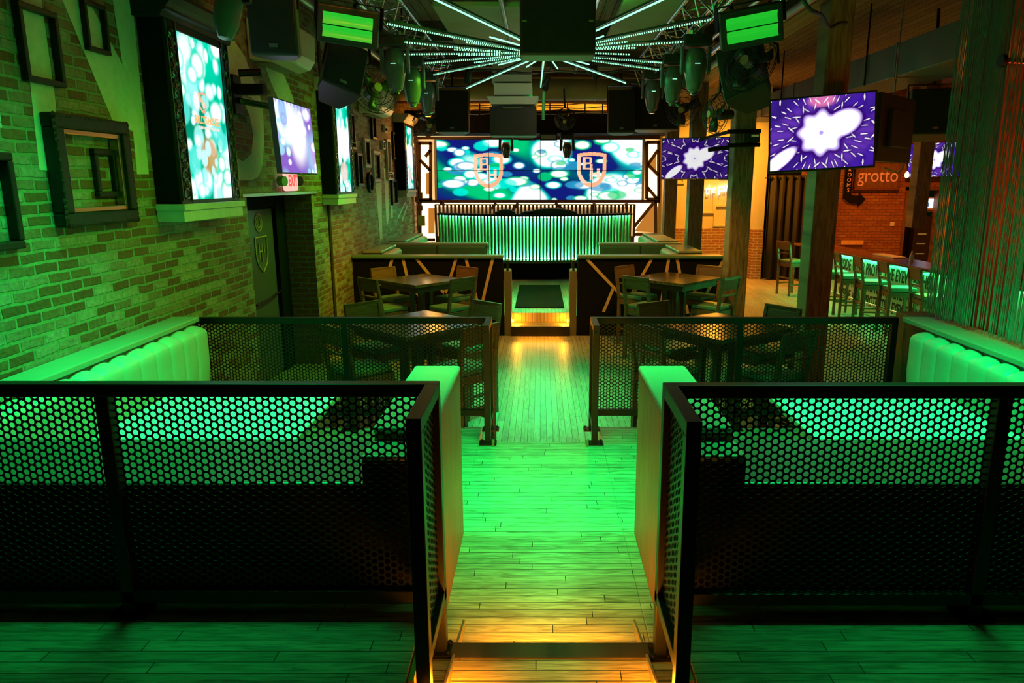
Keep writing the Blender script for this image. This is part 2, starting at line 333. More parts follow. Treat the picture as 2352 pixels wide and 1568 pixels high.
# ---------------------------------------------------------------- screens (lit pixels stored per vertex)
def screen(name, wd, ht, nx, ny, fn, M, parent, strength):
    """local x in [-wd/2,wd/2], y in [-ht/2,ht/2]"""
    xs = np.linspace(-wd/2, wd/2, nx); ys = np.linspace(-ht/2, ht/2, ny)
    X, Y = np.meshgrid(xs, ys); col = np.clip(fn(X, Y), 0, 1.0)
    vs = [(float(a), float(b), 0.0) for a, b in zip(X.ravel(), Y.ravel())]
    fs = [(j*nx+i, j*nx+i+1, (j+1)*nx+i+1, (j+1)*nx+i) for j in range(ny-1) for i in range(nx-1)]
    me = bpy.data.meshes.new(name); me.from_pydata(vs, [], fs)
    at = me.color_attributes.new('pixels', 'FLOAT_COLOR', 'POINT')
    c4 = np.ones((nx*ny, 4), dtype=np.float32); c4[:, :3] = col.reshape(-1, 3); at.data.foreach_set('color', c4.ravel())
    me.transform(M)
    key = 'screen_%.2f' % strength
    if key not in MATS:
        m = bpy.data.materials.new(key); m.use_nodes = True; N, L = nodes(m); N.remove(N['Principled BSDF'])
        a = N.new('ShaderNodeAttribute'); a.attribute_name = 'pixels'; e = N.new('ShaderNodeEmission'); e.inputs[1].default_value = strength
        L.new(a.outputs['Color'], e.inputs[0]); L.new(e.outputs[0], N['Material Output'].inputs[0]); MATS[key] = m
    me.materials.append(MATS[key])
    o = bpy.data.objects.new(name, me); S.collection.objects.link(o); o.parent = parent
    return o
def sstep(a, b, x): t = np.clip((x-a)/(b-a), 0, 1); return t*t*(3-2*t)
def mixc(col, c, a): return col*(1-a[..., None]) + np.array(c)*a[..., None]
def bokeh(seed, size, n, dark, tints, stretch=1.0, light=(0.86, 1.0, 0.96), cover=0.5):
    def fn(X, Y):
        rg = np.random.RandomState(seed); W, H = X.max()-X.min(), Y.max()-Y.min()
        f = np.zeros_like(X)
        for k in range(7):
            a, b, p = rg.uniform(-3, 3)/size/6, rg.uniform(-3, 3)/size/6, rg.uniform(0, 6)
            f += np.sin(a*X+b*Y*stretch+p)
        f /= 4.0
        col = np.zeros(X.shape+(3,)) + np.array(dark[0])
        col = mixc(col, dark[1], sstep(-0.4, 0.5, f)); col = mixc(col, tints[0], sstep(0.3, 0.9, f)*0.9)
        g = np.zeros_like(X)
        for k in range(6):
            a, b, p = rg.uniform(-3, 3)/size/5, rg.uniform(-3, 3)/size/5, rg.uniform(0, 6)
            g += np.sin(a*X+b*Y*stretch+p)
        g /= 3.5
        a = sstep(cover-0.15, cover+0.15, g); col = mixc(col, tints[1], a*0.9); col = mixc(col, light, sstep(cover+0.02, cover+0.25, g))
        for k in range(n):
            cx, cy = X.min()+W*rg.rand(), Y.min()+H*rg.rand(); r = size*rg.uniform(0.35, 1.15); s = rg.uniform(0.9, 1.7)
            d = np.sqrt(((X-cx)/s)**2 + ((Y-cy)*stretch)**2)/r
            t = tints[rg.randint(len(tints))]
            col = mixc(col, t, 0.8*(1-sstep(1.0, 1.35, d)))
            if rg.rand() < 0.7: col = mixc(col, light, 1-sstep(0.7, 1.05, d))
        return col
    return fn
def shield(col, X, Y, cx, cy, h, c=(0.95, 0.33, 0.13), c2=(1.0, 0.55, 0.36)):
    x = (X-cx)/(h*0.43); y = (Y-cy)/(h*0.5)
    wy = np.where(y > -0.1, 1.0, np.sqrt(np.clip(1-((-0.1-y)/0.92)**1.7, 0, 1)))
    top = 1.0-0.10*np.abs(x)**2
    inside = (np.abs(x) < wy) & (y < top) & (y > -1.02)
    wi = np.where(y > -0.05, 0.76, 0.76*np.sqrt(np.clip(1-((-0.05-y)/0.72)**1.7, 0, 1)))
    inner = (np.abs(x) < wi) & (y < top-0.2) & (y > -0.8)
    ringm = inside & ~inner
    col[ringm] = np.array(c)*0.9+0.1
    col[ringm & (x < 0) & (np.abs(y) < 0.8)] = np.array(c2)
    def rect(x0, y0, x1, y1, cc):
        k = (x > x0) & (x < x1) & (y > y0) & (y < y1); col[k] = np.array(cc)
    B = (1.0, 0.50, 0.28)
    rect(-0.62, 0.0, -0.42, 0.72, B)
    for q in (0.62, 0.31, 0.0): rect(-0.62, q, -0.05, q+0.1, B)
    rect(-0.12, 0.05, 0.06, 0.32, B); rect(-0.16, 0.38, 0.02, 0.66, B)
    Hc = (1.0, 0.62, 0.46)
    rect(-0.12, -0.62, 0.08, 0.06, Hc); rect(0.36, -0.52, 0.56, 0.06, Hc); rect(-0.12, -0.32, 0.56, -0.2, Hc)
    return col
def kaleido(seed, petals=8, bright=1.0, rr=0.26):
    def fn(X, Y):
        rg = np.random.RandomState(seed); H = Y.max()-Y.min(); x = X/H; y = Y/H
        r = np.sqrt(x*x+y*y); t = np.arctan2(y, x)
        base = np.zeros(X.shape+(3,)) + np.array((0.055, 0.012, 0.36))*bright
        k = 0.5+0.5*np.sin(9*x+4*np.sin(5*y)+seed); base = mixc(base, np.array((0.02, 0.01, 0.10)), k*0.7)
        base = mixc(base, np.array((0.11, 0.03, 0.40))*bright, sstep(0.3, 0.9, 0.5+0.5*np.sin(7*y-5*x+2+seed)))
        ta = np.mod(t, PI/4)-PI/8; ta = np.abs(ta)
        for q in range(11):
            R = rg.uniform(0.38, 0.98); A = rg.uniform(0, PI/8); ln = rg.uniform(0.03, 0.085); th = rg.uniform(0.005, 0.016); an = rg.uniform(-1.2, 1.2)
            wob = 0.012*np.sin(7*x+seed+q)+0.012*np.cos(6*y-q); px = r*np.cos(ta-A)-R+wob; py = r*np.sin(ta-A)+wob*0.6
            a = px*math.cos(an)+py*math.sin(an); b = -px*math.sin(an)+py*math.cos(an)
            base = mixc(base, (0.02, 0.0, 0.12), 0.8*np.exp(-((a/(ln*1.5))**2+(b/(th*3.2))**2)))
            base = mixc(base, (0.98, 0.93, 1.0), 1-sstep(0.75, 1.05, np.sqrt((a/ln)**2+(b/th)**2)))
        fr = rr*(1+0.10*np.cos(petals*t+0.3))
        blob = np.minimum(r/fr, np.sqrt(((x-rr*1.05)*0.80+(y-rr*0.42)*0.55)**2/(rr*0.85)**2 + ((y-rr*0.42)*0.9-(x-rr*1.05)*0.5)**2/(rr*0.62)**2))
        blob2 = np.sqrt(((x+rr*2.1)*0.75+(y+rr*1.35)*0.6)**2/(rr*0.95)**2 + ((y+rr*1.35)*0.8-(x+rr*2.1)*0.62)**2/(rr*0.34)**2)
        blob = np.minimum(blob, blob2)
        base = mixc(base, (0.03, 0.0, 0.14), 1-sstep(1.1, 1.5, blob))
        base = mixc(base, (0.62, 0.45, 1.0), 1-sstep(1.0, 1.18, blob)); base = mixc(base, (1, 1, 1), 1-sstep(0.9, 1.03, blob))
        base = mixc(base, (0.45, 0.32, 0.85), 1-sstep(0.02, 0.035, r)); base = mixc(base, (0.78, 0.70, 0.95), np.exp(-((r-0.075)/0.012)**2)*0.5)
        return base
    return fn
# ================================================================ the room
Z1, Z2, Z3 = -0.35, -0.70, -0.39
WX = -2.95
def flr(label, m, *boxes):
    b = MB()
    for q in boxes: b.box(*q)
    return struct('floor', b, m, label, 'floor', bev=0.004)
flr('upper entry floor of oak boards under the nearest railings', floor_x, (-3.4, -1.5, -0.12, -0.47, 2.68, 0), (0.545, -1.5, -0.12, 3.6, 2.68, 0), (-0.47, -1.5, -0.12, 0.545, 2.14, 0))
flr('middle level oak floor between the two booths', floor_x, (-3.4, 2.6, -0.5, -0.5, 5.86, Z1), (0.5, 2.6, -0.5, 3.6, 5.86, Z1), (-0.5, 2.6, -0.5, 0.5, 5.50, Z1))
flr('lower dance floor of lengthwise oak boards', floor_y, (-3.6, 5.4, -0.9, 11.6, 19.0, Z2))
flr('raised lounge floor around the stage counter', floor_y, (WX, 11.35, -0.69, -0.55, 17.3, Z3), (0.55, 11.35, -0.69, 2.9, 17.3, Z3), (-0.55, 11.6, -0.69, 0.55, 17.3, Z3))
for nm, x0, x1 in (('left', -3.4, -0.47), ('right', 0.545, 3.6)): struct('trim_1', MB().box(x0, 2.68, -0.4, x1, 2.72, -0.005), wood_dark, 'dark edge board of the upper floor behind the near %s railing' % nm, 'trim')
# lit steps
def steps(name, label, treads, lamps, power, stringers=None):
    t = thing(name, label, 'steps', (0, 0, 0))
    for x0, y0, z0, x1, y1, z1 in treads: MB().box(x0, y0, z0, x1, y1, z1).build('tread', floor_x, t, bev=0.004)
    if name == 'entry_steps': MB().box(-0.465, 2.55, -0.175, 0.54, 2.645, -0.168).build('nosing_shade', wood_dark, t)  # dark wood strip stands in for the unlit edge of the tread
    for (x, y, zz, sgn) in lamps:
        MB().box(x-0.01, y-0.05, zz-0.02, x+0.01, y+0.05, zz+0.02).build('step_lamp', step_lamp, t)
        point((x+sgn*0.06, y+(0 if sgn else 0.10), zz), power, STEP, 0.03)
    for q in (stringers or []): MB().bar(*q).build('stringer', brass, t, bev=0.002)
    return t
steps('entry_steps', 'oak step with warm corner lamps between the two nearest railings', [(-0.465, 2.145, -0.34, 0.54, 2.64, -0.175)],
      [(-0.30, 2.19, -0.10, 0), (0.375, 2.19, -0.10, 0)], 12,
      [((-0.352, 2.28, -0.12), (-0.352, 2.95, -0.29), 0.012, 0.05), ((0.432, 2.28, -0.12), (0.432, 2.95, -0.29), 0.012, 0.05),
       ((-0.455, 2.2, -0.04), (-0.455, 2.68, -0.04), 0.02, 0.07), ((0.53, 2.2, -0.04), (0.53, 2.68, -0.04), 0.02, 0.07)])
steps('middle_steps', 'step down from the booths to the dance floor between the far railings', [(-0.5, 5.48, -0.69, 0.5, 5.87, -0.525)],
      [(-0.40, 5.64, -0.48, 1), (0.40, 5.64, -0.48, -1)], 4.0,
      [((-0.375, 5.40, -0.32), (-0.375, 5.90, -0.62), 0.02, 0.05), ((0.375, 5.40, -0.32), (0.375, 5.90, -0.62), 0.02, 0.05)])
steps('lounge_steps', 'warmly lit steps up to the stage lounge between the black partitions', [(-0.47, 11.22, -0.695, 0.47, 11.62, -0.545)],
      [(-0.44, 11.42, -0.49, 1), (0.44, 11.42, -0.49, -1)], 9)
# left brick wall with the door recess
b = MB()
for q in ((-1.5, -0.9, 7.35, 4.0), (9.45, -0.9, 19.0, 4.0), (7.35, 1.56, 9.45, 4.0)): b.box(WX-0.6, q[0], q[1], WX, q[2], q[3])
struct('wall_left', b, brickL, 'long brick wall on the left with big painted letters', 'wall')
b = MB().box(WX-0.58, 9.43, -0.7, WX+0.001, 9.45, 1.56)
struct('wall_recess', b, brickJ, 'dark red brick jamb of the doorway recess in the left wall', 'wall')
struct('trim_2', MB().box(WX-0.02, 7.2, 1.555, WX+0.03, 9.62, 1.585), mat('lintel_metal', (0.45, 0.47, 0.45), 0.35, 0.5), 'metal lintel over the doorway in the left brick wall', 'trim')
d = thing('door_1', 'speckled dark door with a gold shield crest in the left brick wall recess', 'door', (WX-0.42, 8.75, -0.7)); d['kind'] = 'structure'
b = MB().box(-0.03, -1.4, 0, 0.05, -0.62, 2.3).box(-0.03, 0.34, 0, 0.07, 0.72, 2.3).box(-0.03, -0.62, 2.1, 0.06, 0.34, 2.3)
b.build('door_frame', blackm, d)
MB().box(-0.02, -0.62, 0.02, 0.02, 0.34, 2.08).build('door_leaf', spk_door, d)
MB().tube([(0.07, -0.5, 1.0), (0.09, -0.1, 1.02), (0.07, 0.3, 1.05)], 0.012).build('push_bar', black, d)
def shield_lines(mb, cx, cy, h, r, fn):
    P = [(-0.42, 0.5), (0.42, 0.5), (0.42, 0.0), (0.30, -0.28), (0, -0.5), (-0.30, -0.28), (-0.42, 0.0), (-0.42, 0.5)]
    mb.tube([fn(cx+a*h, cy+q*h) for a, q in P], r, 6)
    for seg in (((-0.18, 0.32), (-0.18, -0.1)), ((0.02, 0.32), (0.02, -0.2)), ((-0.18, 0.1), (0.02, 0.1)), ((0.18, 0.32), (0.18, 0.05))):
        mb.tube([fn(cx+a*h, cy+q*h) for a, q in seg], r, 6)
b = MB(); shield_lines(b, -0.10, 1.55, 0.42, 0.010, lambda a, q: (0.028, a, q)); b.build('crest', goldp, d)
b = MB().ring((0.026, -0.13, 1.93), (1, 0, 0), 0.10, 0.008).ring((0.026, -0.13, 1.93), (1, 0, 0), 0.06, 0.006); b.build('round_badge', goldp, d)
# back walls
struct('wall_stage', MB().box(WX-0.6, 17.45, -0.9, 3.0, 17.6, 4.0), plaster, 'wall behind the video screen at the end of the room', 'wall')
struct('wall_far', MB().box(2.9, 18.6, 0.55, 5.62, 18.75, 4.0), plaster, 'far orange lit plaster wall behind the timber posts', 'wall')
struct('wall_far', MB().box(2.9, 18.55, -0.9, 5.62, 18.75, 0.55), brickW, 'low brick wainscot under the far orange wall', 'wall')
struct('wall_far', MB().box(5.3, 18.15, 0.55, 5.58, 18.6, 4.0), plaster, 'orange plaster corner pier beside the black curtain', 'wall')
struct('wall_far', MB().box(5.3, 18.12, -0.9, 5.58, 18.6, 0.55), brickW, 'brick foot of the corner pier beside the black curtain', 'wall')
struct('wall_bar', MB().box(6.55, 18.3, -0.9, 9.15, 18.5, 4.0).box(9.15, 18.3, 1.55, 11.6, 18.5, 4.0).box(9.98, 18.3, -0.9, 11.6, 18.5, 1.55), brickB, 'brown brick wall behind the bar with the framed sign', 'wall')
struct('wall_right', MB().box(11.5, -1.5, -0.9, 11.65, 19.0, 4.0), wood_dark, 'dark wall beyond the bar on the right', 'wall')
struct('wall_behind_curtain', MB().box(5.5, 18.62, -0.9, 6.6, 18.7, 4.0), blackm, 'dark wall behind the black curtain', 'wall')
struct('ceiling', MB().box(-3.6, -1.5, 3.95, 11.65, 19.0, 4.1), ceil_m, 'dark plank ceiling above the room', 'ceiling')
jm = wood_mat('joist_wood', 0, 2, (0.12, 0.085, 0.06), (0.05, 0.035, 0.025), 0.7)
for y, nm in ((1.4, 'first'), (3.6, 'second'), (5.9, 'third'), (8.4, 'fourth'), (11.0, 'fifth'), (13.4, 'sixth'), (15.6, 'seventh')):
    struct('ceiling_joist', MB().box(-2.94, y, 3.68, 2.69, y+0.16, 3.95), jm, '%s dark cross joist under the plank ceiling from the entrance' % nm, 'beam')
for x0, x1, y0, y1, nm in ((-2.0, -1.15, 3.0, 8.2, 'long smooth board above the left truss'), (-0.85, 0.1, 6.2, 8.3, 'smooth green lit board left of the hanging cabinet'), (0.9, 1.6, 7.2, 10.8, 'smooth board above the right of the light burst'), (-1.2, -0.2, 8.6, 10.9, 'smooth board above the left of the light burst')):
    struct('ceiling_panel', MB().box(x0, y0, 3.60, x1, y1, 3.66), concrete, nm, 'ceiling panel', bev=0.01)
struct('beam_1', MB().box(2.70, -1.0, 3.42, 3.0, 18.5, 3.72), wood_post, 'long timber beam carried by the row of posts', 'beam', bev=0.01)
struct('soffit', MB().box(-2.95, 16.3, 2.74, 2.9, 17.4, 3.22), blackm, 'black soffit box above the video screen', 'soffit', bev=0.01)
# timber posts
for k, (x, wd, y, lab) in enumerate(((3.28, 0.30, 5.35, 'red lit timber post seen through the gap between the bead curtains'), (2.79, 0.25, 7.45, 'timber post carrying the big television on the right'), (2.70, 0.29, 10.35, 'timber post with metal clamps beside the right table'), (2.735, 0.264, 13.45, 'slim timber post behind the second television'), (2.725, 0.26, 16.0, 'farthest timber post beside the video screen frame'))):
    o = MB().box(x, y, Z2, x+wd, y+0.28, 3.42).build('timber_post', wood_post, None, bev=0.012)
    tag(o, lab, 'post', 'timber posts'); o['kind'] = 'structure'
# painted letters on the brick
def painted(name, label, polys, cat='painted letter'):
    b = MB()
    for P in polys:
        Q = []
        for u, v in P:
            q = PX(u, v, WX); Q.append((q.y, q.z))
        b.prism(Q, lambda a, c, dd: (WX+dd, a, c), -0.004, 0.003)
    o = b.build(name, paint); tag(o, label, cat, kind='structure'); return o
painted('painted_letter', 'giant pale N painted on the brick wall behind the empty frames',
        [[(40, -60), (86, -60), (128, 245), (127, 393), (90, 390)], [(118, -60), (186, -30), (281, 149), (305, 300), (262, 288)], [(248, -70), (298, -50), (341, 400), (314, 400), (305, 300), (281, 149)]])
painted('painted_letter', 'giant pale curved J painted on the wall beside the nearest lit display',
        [[(505, 60), (532, 85), (562, 130), (577, 172), (590, 204), (603, 242), (545, 205), (522, 175), (516, 110)], [(603, 242), (606, 320), (603, 376), (594, 405), (578, 414), (542, 414), (535, 398), (532, 340), (540, 362), (558, 370), (577, 352), (581, 310), (574, 268), (555, 224), (575, 226)]])
painted('painted_letter', 'slanted pale paint stroke on the brick above the small wall television',
        [[(596, 118), (640, 145), (654, 178), (673, 224), (676, 245), (642, 235), (622, 190)]])
painted('painted_letter', 'white paint drips on the far brick wall below the small frames',
        [[(862, 420), (876, 420), (878, 548), (873, 552)], [(881, 386), (891, 386), (893, 500), (888, 524)], [(895, 400), (901, 400), (902, 500), (898, 500)], [(912, 500), (931, 462), (932, 466), (914, 504)], [(922, 505), (935, 470), (936, 473), (925, 508)]])
b = MB().tube([(WX+0.02, 10.12, 3.95), (WX+0.02, 10.12, -0.7)], 0.022)
tag(b.build('conduit_pipe', mat('pipe_brown', (0.10, 0.07, 0.05), 0.5, 0.4)), 'thin brown pipe running down the left brick wall', 'pipe')

# ================================================================ railings with perforated sheet
def perforated(x_len, z_len, to3, name, parent, p=0.0292, r=0.0114):
    s = p/math.sqrt(3); nx = max(1, int(round((x_len-0.01)/(1.5*s)))); nz = max(1, int(round((z_len-0.0)/p)))
    ox = (x_len-(nx-1)*1.5*s)/2; oz = (z_len-(nz-1)*p)/2 - p/4
    ang = np.arange(12)*PI/6
    outer = np.array([[math.cos(a)*s, math.sin(a)*s] if k % 2 == 0 else [math.cos(a)*s*math.sqrt(3)/2, math.sin(a)*s*math.sqrt(3)/2] for k, a in enumerate(ang)])
    inner = np.stack([np.cos(ang)*r, np.sin(ang)*r], 1)
    cen = np.array([[ox+i*1.5*s, oz+j*p+(p/2 if i % 2 else 0)] for i in range(nx) for j in range(nz)])
    P = np.concatenate([outer, inner])[None]+cen[:, None]
    P = P.reshape(-1, 2); key = np.round(P*4000).astype(np.int64)
    _, idx, inv = np.unique(key, axis=0, return_index=True, return_inverse=True); inv = inv.ravel()
    Q = P[idx]; V = [to3(a, c) for a, c in Q]
    fs = []
    for c in range(len(cen)):
        o = c*24
        for k in range(12): fs.append((int(inv[o+k]), int(inv[o+(k+1) % 12]), int(inv[o+12+(k+1) % 12]), int(inv[o+12+k])))
    me = bpy.data.meshes.new(name); me.from_pydata(V, [], fs); me.materials.append(black)
    o = bpy.data.objects.new(name, me); S.collection.objects.link(o); o.parent = parent
    md = o.modifiers.new('thickness', 'SOLIDIFY'); md.thickness = 0.003; md.offset = 0
    return o
def railing(label, x_in, x_out, x_mid, y_main, y_front, z, h, zb, sgn, zf=0.0):
    """main run along X at y_main, return along Y from y_main to y_front at x_in; sgn = direction of x_out"""
    t = thing('railing', label, 'railing', (x_in, y_main, z)); T = 0.05; H = h
    xo = x_out-x_in; xm = x_mid-x_in; yf = y_front-y_main
    a, c = sorted((-sgn*T/2, xo))
    MB().box(a, -T/2, H-T, c, T/2, H).build('top_rail', black, t, bev=0.003)
    MB().box(-T/2, yf-T/2, H-T, T/2, -T/2, H).build('top_rail', black, t, bev=0.003)
    MB().box(a, -T/2, zb, c, T/2, zb+T).build('bottom_rail', black, t, bev=0.003)
    MB().box(-T/2, yf+T/2, zb, T/2, -T/2, zb+T).build('bottom_rail', black, t, bev=0.003)
    for (x, y) in ((0, 0), (0, yf), (xm, 0), (xo-sgn*T/2, 0)):
        po = MB().box(x-T/2, y-T/2, zf if x == 0 else 0, x+T/2, y+T/2, H-T).build('post', black, t, bev=0.003)
        if zf and y == yf: continue
        q0 = zf if x == 0 else 0
        pw = 0.042 if q0 else 0.07
        fp = MB().box(x-pw, y-0.05, q0, x+pw, y+0.05, q0+0.012)
        for bx in (-pw*0.74, pw*0.74):
            for by in (-0.034, 0.034): fp.cyl((x+bx, y+by, q0+0.012), (x+bx, y+by, q0+0.022), 0.009, 8)
        fp.build('foot_plate', black, po)
    zl = H-T-(zb+T)
    for a, c in ((0, xm), (xm, xo)):
        a, c = sorted((a, c)); a += T/2-0.012; c -= T/2-0.012
        perforated(c-a, zl+0.02, lambda q, s_, a=a: (a+q, 0.0, zb+T-0.01+s_), 'mesh_panel', t)
    perforated(-yf-T+0.02, zl+0.02, lambda q, s_: (0.0, yf+T/2-0.01+q, zb+T-0.01+s_), 'mesh_panel', t)
    return t
railing('near left black railing of perforated sheet in front of the left booth', -0.405, -2.93, -1.645, 2.60, 2.20, 0, 0.966, 0.06, -1, -0.174)
railing('near right black railing of perforated sheet in front of the right booth', 0.485, 3.1, 1.73, 2.58, 2.17, 0, 0.966, 0.06, 1, -0.174)
railing('far left black perforated railing between left booth and dance floor tables', -0.42, -2.88, -1.61, 5.79, 5.46, Z1, 0.97, 0.13, -1)
railing('far right black perforated railing between right booth and dance floor tables', 0.435, 2.93, 1.64, 5.79, 5.46, Z1, 0.97, 0.13, 1)

# ================================================================ the two booths
def channel_back(y0, y1, z0, z1, pitch, depth, fx):
    """upright cushion with vertical channels; fx(d) gives x for distance d out of the wall"""
    n = max(1, int(round((y1-y0)/pitch))); p = (y1-y0)/n; ny = n*10; nz = 14
    vs = []; fs = []
    for j in range(ny+1):
        t = j/10.0; fr = abs(math.sin(PI*(t % 1.0 if j < ny else 0))); bul = 0.88+0.12*(fr**0.25)
        for i in range(nz+1):
            q = i/nz
            if q < 0.7: zz = z0+(z1-z0)*0.88*q/0.7; d = depth*bul*(0.75+0.25*min(1, q*3))
            else:
                a = (q-0.7)/0.3*PI/2; zz = z0+(z1-z0)*(0.88+0.12*math.sin(a)*(0.5+0.5*fr**0.4)); d = depth*bul*math.cos(a)
            vs.append((fx(d), y0+p*t, zz))
    for j in range(ny):
        for i in range(nz): a = j*(nz+1)+i; fs.append((a, a+1, a+nz+2, a+nz+1))
    fs.append(tuple(range(nz+1))); fs.append(tuple(ny*(nz+1)+k for k in reversed(range(nz+1))))
    return MB().add(vs, fs)
def booth(sg, xw, xl, side):
    t = thing('booth_bench', 'pale channel backed booth bench along the %s' % side, 'bench', (0, 0, 0))
    X = lambda a: a
    a, c = sorted((xw, xl))
    MB().box(a, 2.74, 0.61, c, 5.66, 0.65).build('ledge', ledge_m, t, bev=0.008)
    a2, c2 = sorted((xl-sg*0.10, xl-sg*0.015 if 0 else xl-sg*0.03))
    MB().box(min(xw, xl+sg*0.02), 2.74, Z1, max(xw, xl+sg*0.02), 5.62, 0.61).build('bench_back', wood_dark, t)
    channel_back(3.25, 5.60 if sg < 0 else 5.36, 0.06, 0.60, 0.188, 0.11, lambda d_: xl+sg*0.02-sg*d_).build('channel_cushion', vinyl, t, smooth=True)
    s0, s1 = sorted((xl-sg*0.03, xl-sg*0.56))
    MB().box(s0, 3.25, 0.0, s1, 5.60, 0.11).build('seat_cushion', vinyl, t, bev=0.03, seg=3)
    MB().box(s0+0.03, 3.2, Z1, s1-0.03, 5.58, 0.0).build('seat_base', wood_dark, t)
    i0, i1 = sorted((xl-sg*0.02, -0.72 if sg < 0 else 0.83))
    j0, j1 = sorted((xl, sg*0.47 if sg < 0 else 0.55))
    MB().box(j0, 2.722, -0.3, j1, 2.738, 0.50).build('back_board', blackm, t)
    k0, k1 = (-0.72, -0.45) if sg < 0 else (0.55, 0.83)
    MB().box(k0, 2.722, 0.50, k1, 2.738, 0.60).build('back_board', blackm, t)
    MB().box(k0, 2.722, 0.60, k1, 2.895, 0.625).build('ledge', ledge_m, t, bev=0.006); MB().box(k0+0.01, 2.74, Z1, k1-0.01, 2.885, 0.60).build('bench_back', blackm, t)
    MB().box(i0, 2.74, Z1, i1, 3.02, 0.46).build('bench_back', blackm, t)
    MB().box(i0, 2.74, 0.46, i1, 3.26, 0.50).build('ledge', darkledge, t, bev=0.008)
    MB().box(i0+0.01, 3.02, 0.0, i1-0.01, 3.28, 0.10).build('seat_cushion', vinyl_d, t, bev=0.03, seg=3)
    MB().box(i0+0.02, 3.02, Z1, i1-0.02, 3.26, 0.0).build('seat_base', wood_dark, t)
    return t
booth(-1, WX+0.005, -2.73, 'left brick wall')
booth(1, 3.22, 2.90, 'right side under the bead curtains')
def end_panel(x0, x1, yn, yf, label):
    t = thing('booth_end_panel', label, 'partition', ((x0+x1)/2, (yn+yf)/2, Z1)); hw = (x1-x0)/2; hl = (yf-yn)/2
    MB().box(-hw+0.006, -hl+0.006, 0, hw-0.006, hl-0.006, 1.0).build('panel', wood_panel, t, bev=0.004)
    MB().box(-hw, -hl, 1.0, hw, hl, 1.035).build('cap', ledge_m, t, bev=0.03, seg=4)
end_panel(-0.715, -0.452, 2.90, 3.955, 'oak sided end panel with pale cap closing the left booth')
end_panel(0.555, 0.825, 2.90, 3.955, 'oak sided end panel with pale cap closing the right booth')
o = MB().box(2.965, 5.68, Z1, 3.25, 5.90, 0.65).build('side_panel', wood_panel, None, bev=0.006)
tag(o, 'oak upright at the far end of the right booth beside the railing', 'panel')
def booth_table(x0, x1, label):
    t = thing('booth_table', label, 'table', ((x0+x1)/2, 4.0, Z1)); w2 = (x1-x0)/2
    MB().box(-w2, -0.58, 0.71, w2, 0.60, 0.75).build('tabletop', tabletop_m, t, bev=0.008)
    MB().box(-0.05, -0.05, 0.03, 0.05, 0.05, 0.71).build('pedestal', black, t)
    MB().box(-0.3, -0.3, 0, 0.3, 0.3, 0.03).build('base', black, t, bev=0.005)
booth_table(-2.33, -1.27, 'pale table shining green inside the left booth behind the railing')
booth_table(1.43, 2.52, 'pale table shining green inside the right booth behind the railing')

# ================================================================ bar height tables and chairs
def make_table():
    t = thing('bar_table', 'x', 'table')
    MB().box(-0.5, -0.5, 1.03, 0.5, 0.5, 1.07).build('tabletop', wood_table, t, bev=0.004)
    b = MB().box(-0.44, -0.44, 0.95, 0.44, -0.41, 1.03).box(-0.44, 0.41, 0.95, 0.44, 0.44, 1.03).box(-0.44, -0.41, 0.95, -0.41, 0.41, 1.03).box(0.41, -0.41, 0.95, 0.44, 0.41, 1.03)
    b.build('apron', wood_dark, t)
    for sx in (-1, 1):
        for sy in (-1, 1): MB().box(sx*0.1-0.03, sy*0.1-0.03, 0.02, sx*0.1+0.03, sy*0.1+0.03, 0.98).build('leg', wood_dark, t, bev=0.003)
    MB().box(-0.3, -0.3, 0, 0.3, 0.3, 0.03).build('base', black, t, bev=0.004)
    return t
def make_chair():
    t = thing('bar_chair', 'x', 'chair')    # faces +y
    L = 0.20
    MB().box(-L+0.005, -0.19, 0.70, L-0.005, 0.22, 0.765).build('seat', vinyl_d, t, bev=0.022, seg=3)
    MB().box(-L-0.01, -0.20, 0.62, L+0.01, 0.21, 0.70).build('seat_frame', wood_chair, t, bev=0.004)
    for sx in (-1, 1):
        MB().bar((sx*L, -0.20, 0), (sx*L, -0.20, 0.72), 0.04, 0.045, (0, 1, 0)).bar((sx*L, -0.20, 0.70), (sx*L, -0.275, 1.14), 0.04, 0.04, (0, 1, 0)).build('leg', wood_chair, t, bev=0.003)
        MB().box(sx*L-0.02, 0.18, 0, sx*L+0.02, 0.22, 0.64).build('leg', wood_chair, t, bev=0.003)
    MB().bar((0, -0.2495, 0.99), (0, -0.272, 1.125), 0.40, 0.022, (0, 1, 0)).build('backrest', wood_chair, t, bev=0.003)
    MB().bar((-L, -0.237, 0.915), (L, -0.237, 0.915), 0.022, 0.035, (0, 1, 0)).build('back_rail', wood_chair, t, bev=0.002)
    MB().bar((-L-0.02, -0.277, 1.145), (L+0.02, -0.277, 1.145), 0.045, 0.03, (0, 1, 0)).build('top_rail', wood_chair, t, bev=0.004)
    for (a, c) in (((-L, 0.2, 0.30), (L, 0.2, 0.30)), ((-L, -0.2, 0.38), (L, -0.2, 0.38)), ((-L, -0.2, 0.24), (-L, 0.2, 0.24)), ((L, -0.2, 0.24), (L, 0.2, 0.24))):
        MB().bar(a, c, 0.025, 0.03).build('stretcher', wood_chair, t, bev=0.002)
    return t
tab0, ch0 = make_table(), make_chair(); used = {'t': 0, 'c': 0}
def place(kind, src, x, y, z, rz, label, group, sc=1.0):
    o = src if not used[kind] else copy_tree(src); used[kind] = 1
    o.location = (x, y, z); o.rotation_euler = (0, 0, rz); o.scale = (sc, sc, 1) if sc != 1 else (1, 1, 1); o['label'] = label; o['group'] = group; return o
